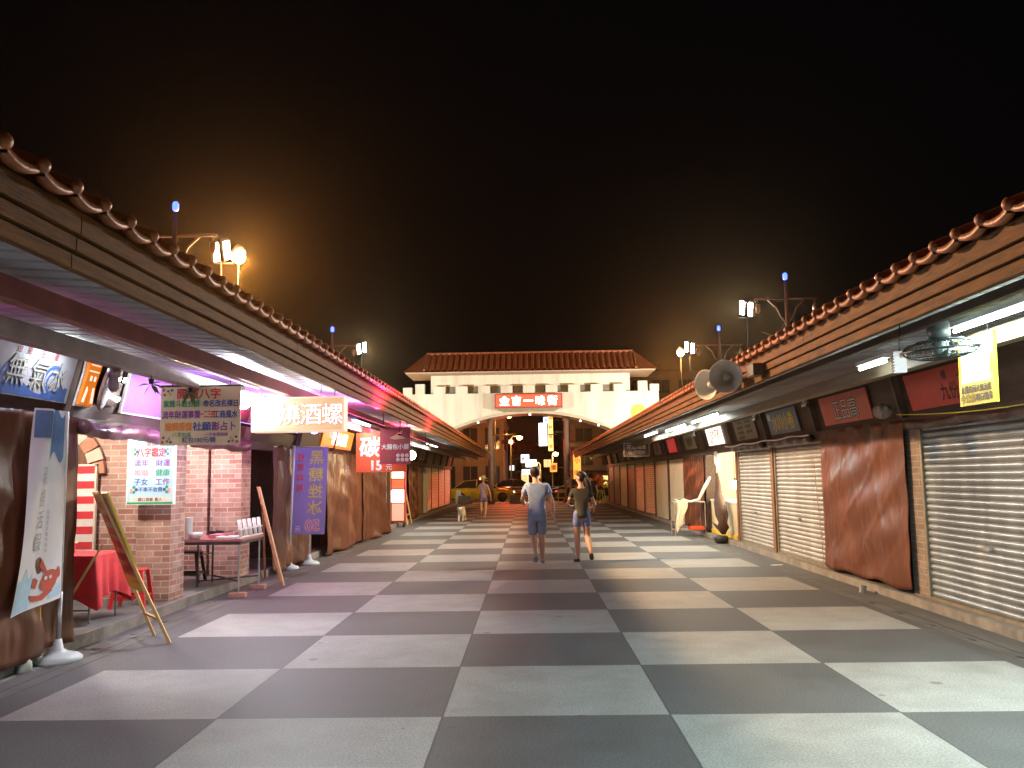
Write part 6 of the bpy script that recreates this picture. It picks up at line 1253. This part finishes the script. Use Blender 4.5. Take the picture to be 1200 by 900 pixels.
for x, m in ((-1.27, emis('red_signal', (1, .05, .02), 260)), (-1.5, flat('dark_amber', (.12, .07, .01))), (-1.75, flat('dark_green', (.01, .07, .03)))): g = MB(smooth=True); g.lathe([(.14, 0), (.12, .03), (.001, .05)], 16, 0, frame((x, 63.87, 4.22), (1, 0, 0))); g.build('signal_lens', m, T)
lamp('SPOT', (-1.27, 63.7, 4.22), 900, (1, .03, .015), .14, aim=(0, 30, 1), spot=110, blend=.5, parent=T, name='red_glow')
T = thing('flower_stand', (4.25, 50.2, 0), 'orange and yellow floral stand on yellow legs at the right end of the row', 'stand')
for dx in (-.3, -.1, .1, .3): l = MB(); l.tube([(4.2 + dx, 50.1, 0), (4.2 + dx * .5, 50.2, .8)], .025, 6); l.build('leg', flat('stand_yellow', (.8, .7, .05)), T)
for cx, cz, r, m, s in ((4.05, 1.35, .34, flat('floral_orange', (.85, .2, .04), .7), 3), (4.45, 1.15, .24, flat('floral_yellow', (.85, .75, .03), .7), 4)):
    rnd = random.Random(s); b = MB()
    for k in range(170):
        d = Vector((rnd.gauss(0, 1), rnd.gauss(0, .6), rnd.gauss(0, 1.2))).normalized() * r * rnd.uniform(.6, 1.05); c = Vector((cx, 50.2, cz)) + d; a = Vector((rnd.gauss(0, 1), rnd.gauss(0, 1), rnd.gauss(0, 1))).normalized() * .06; e = a.cross(Vector((rnd.gauss(0, 1), rnd.gauss(0, 1), rnd.gauss(0, 1)))).normalized() * .06
        b.add([c - a, c + e, c + a, c - e], [(0, 1, 2, 3)])
    b.build('blooms', m, T)
T = thing('scooter', (2.55, 56.6, 0), 'parked motor scooter with a red tail beside the right column', 'scooter'); X = Matrix.Translation((2.6, 56.9, .0)) @ Matrix.Rotation(R(15), 4, 'Z')
b = MB(smooth=True); b.tube([(-.75, 0, .62), (-.5, 0, .70), (-.1, 0, .66), (.05, 0, .42), (.35, 0, .36), (.55, 0, .62), (.62, 0, .95)], [.08, .16, .17, .12, .13, .15, .08], 10, 0, M=X); b.build('body', mat('scooter_paint', (.45, .42, .4)), T); b = MB(smooth=True); b.tube([(-.7, 0, .80), (-.4, 0, .84), (.0, 0, .80)], [.08, .13, .10], 10, 0, M=X); b.build('seat', INK, T)
b = MB(); b.tube([(.6, -.3, 1.0), (.62, 0, 1.02), (.6, .3, 1.0)], .02, 6, 0, M=X); b.build('handlebar', INK, T)
for xx in (-.55, .65): w = MB(smooth=True); w.lathe([(.14, -.05), (.22, -.045), (.25, 0), (.22, .045), (.14, .05)], 16, 0, X @ Matrix.Translation((xx, 0, .25)) @ Matrix.Rotation(PI / 2, 4, 'X')); w.build('wheel', INK, T)
b = MB(); b.box(-.86, -.80, -.08, .08, .6, .7, 0, X); b.build('tail_light', emis('tail_light', (1, .05, .03), 2.5), T)
# ------------------------------------------------------------------ haze added to give the lamps halos like lens bloom
def haze(dens):
    b = MB(); b.box(-60, 60, -30, 230, -1.03, 16); o = b.build('haze', None or bpy.data.materials.new('halo_haze'))
    m = o.data.materials[0]; m.use_nodes = True; nt = m.node_tree; nt.nodes.clear()
    out = nt.nodes.new('ShaderNodeOutputMaterial'); v = nt.nodes.new('ShaderNodeVolumePrincipled')
    v.inputs['Color'].default_value = (.98, .62, .30, 1); v.inputs['Density'].default_value = dens; v.inputs['Anisotropy'].default_value = .9
    nt.links.new(v.outputs['Volume'], out.inputs['Volume']); o['kind'] = 'stuff'
haze(.00016)
scene.view_settings.exposure = .68
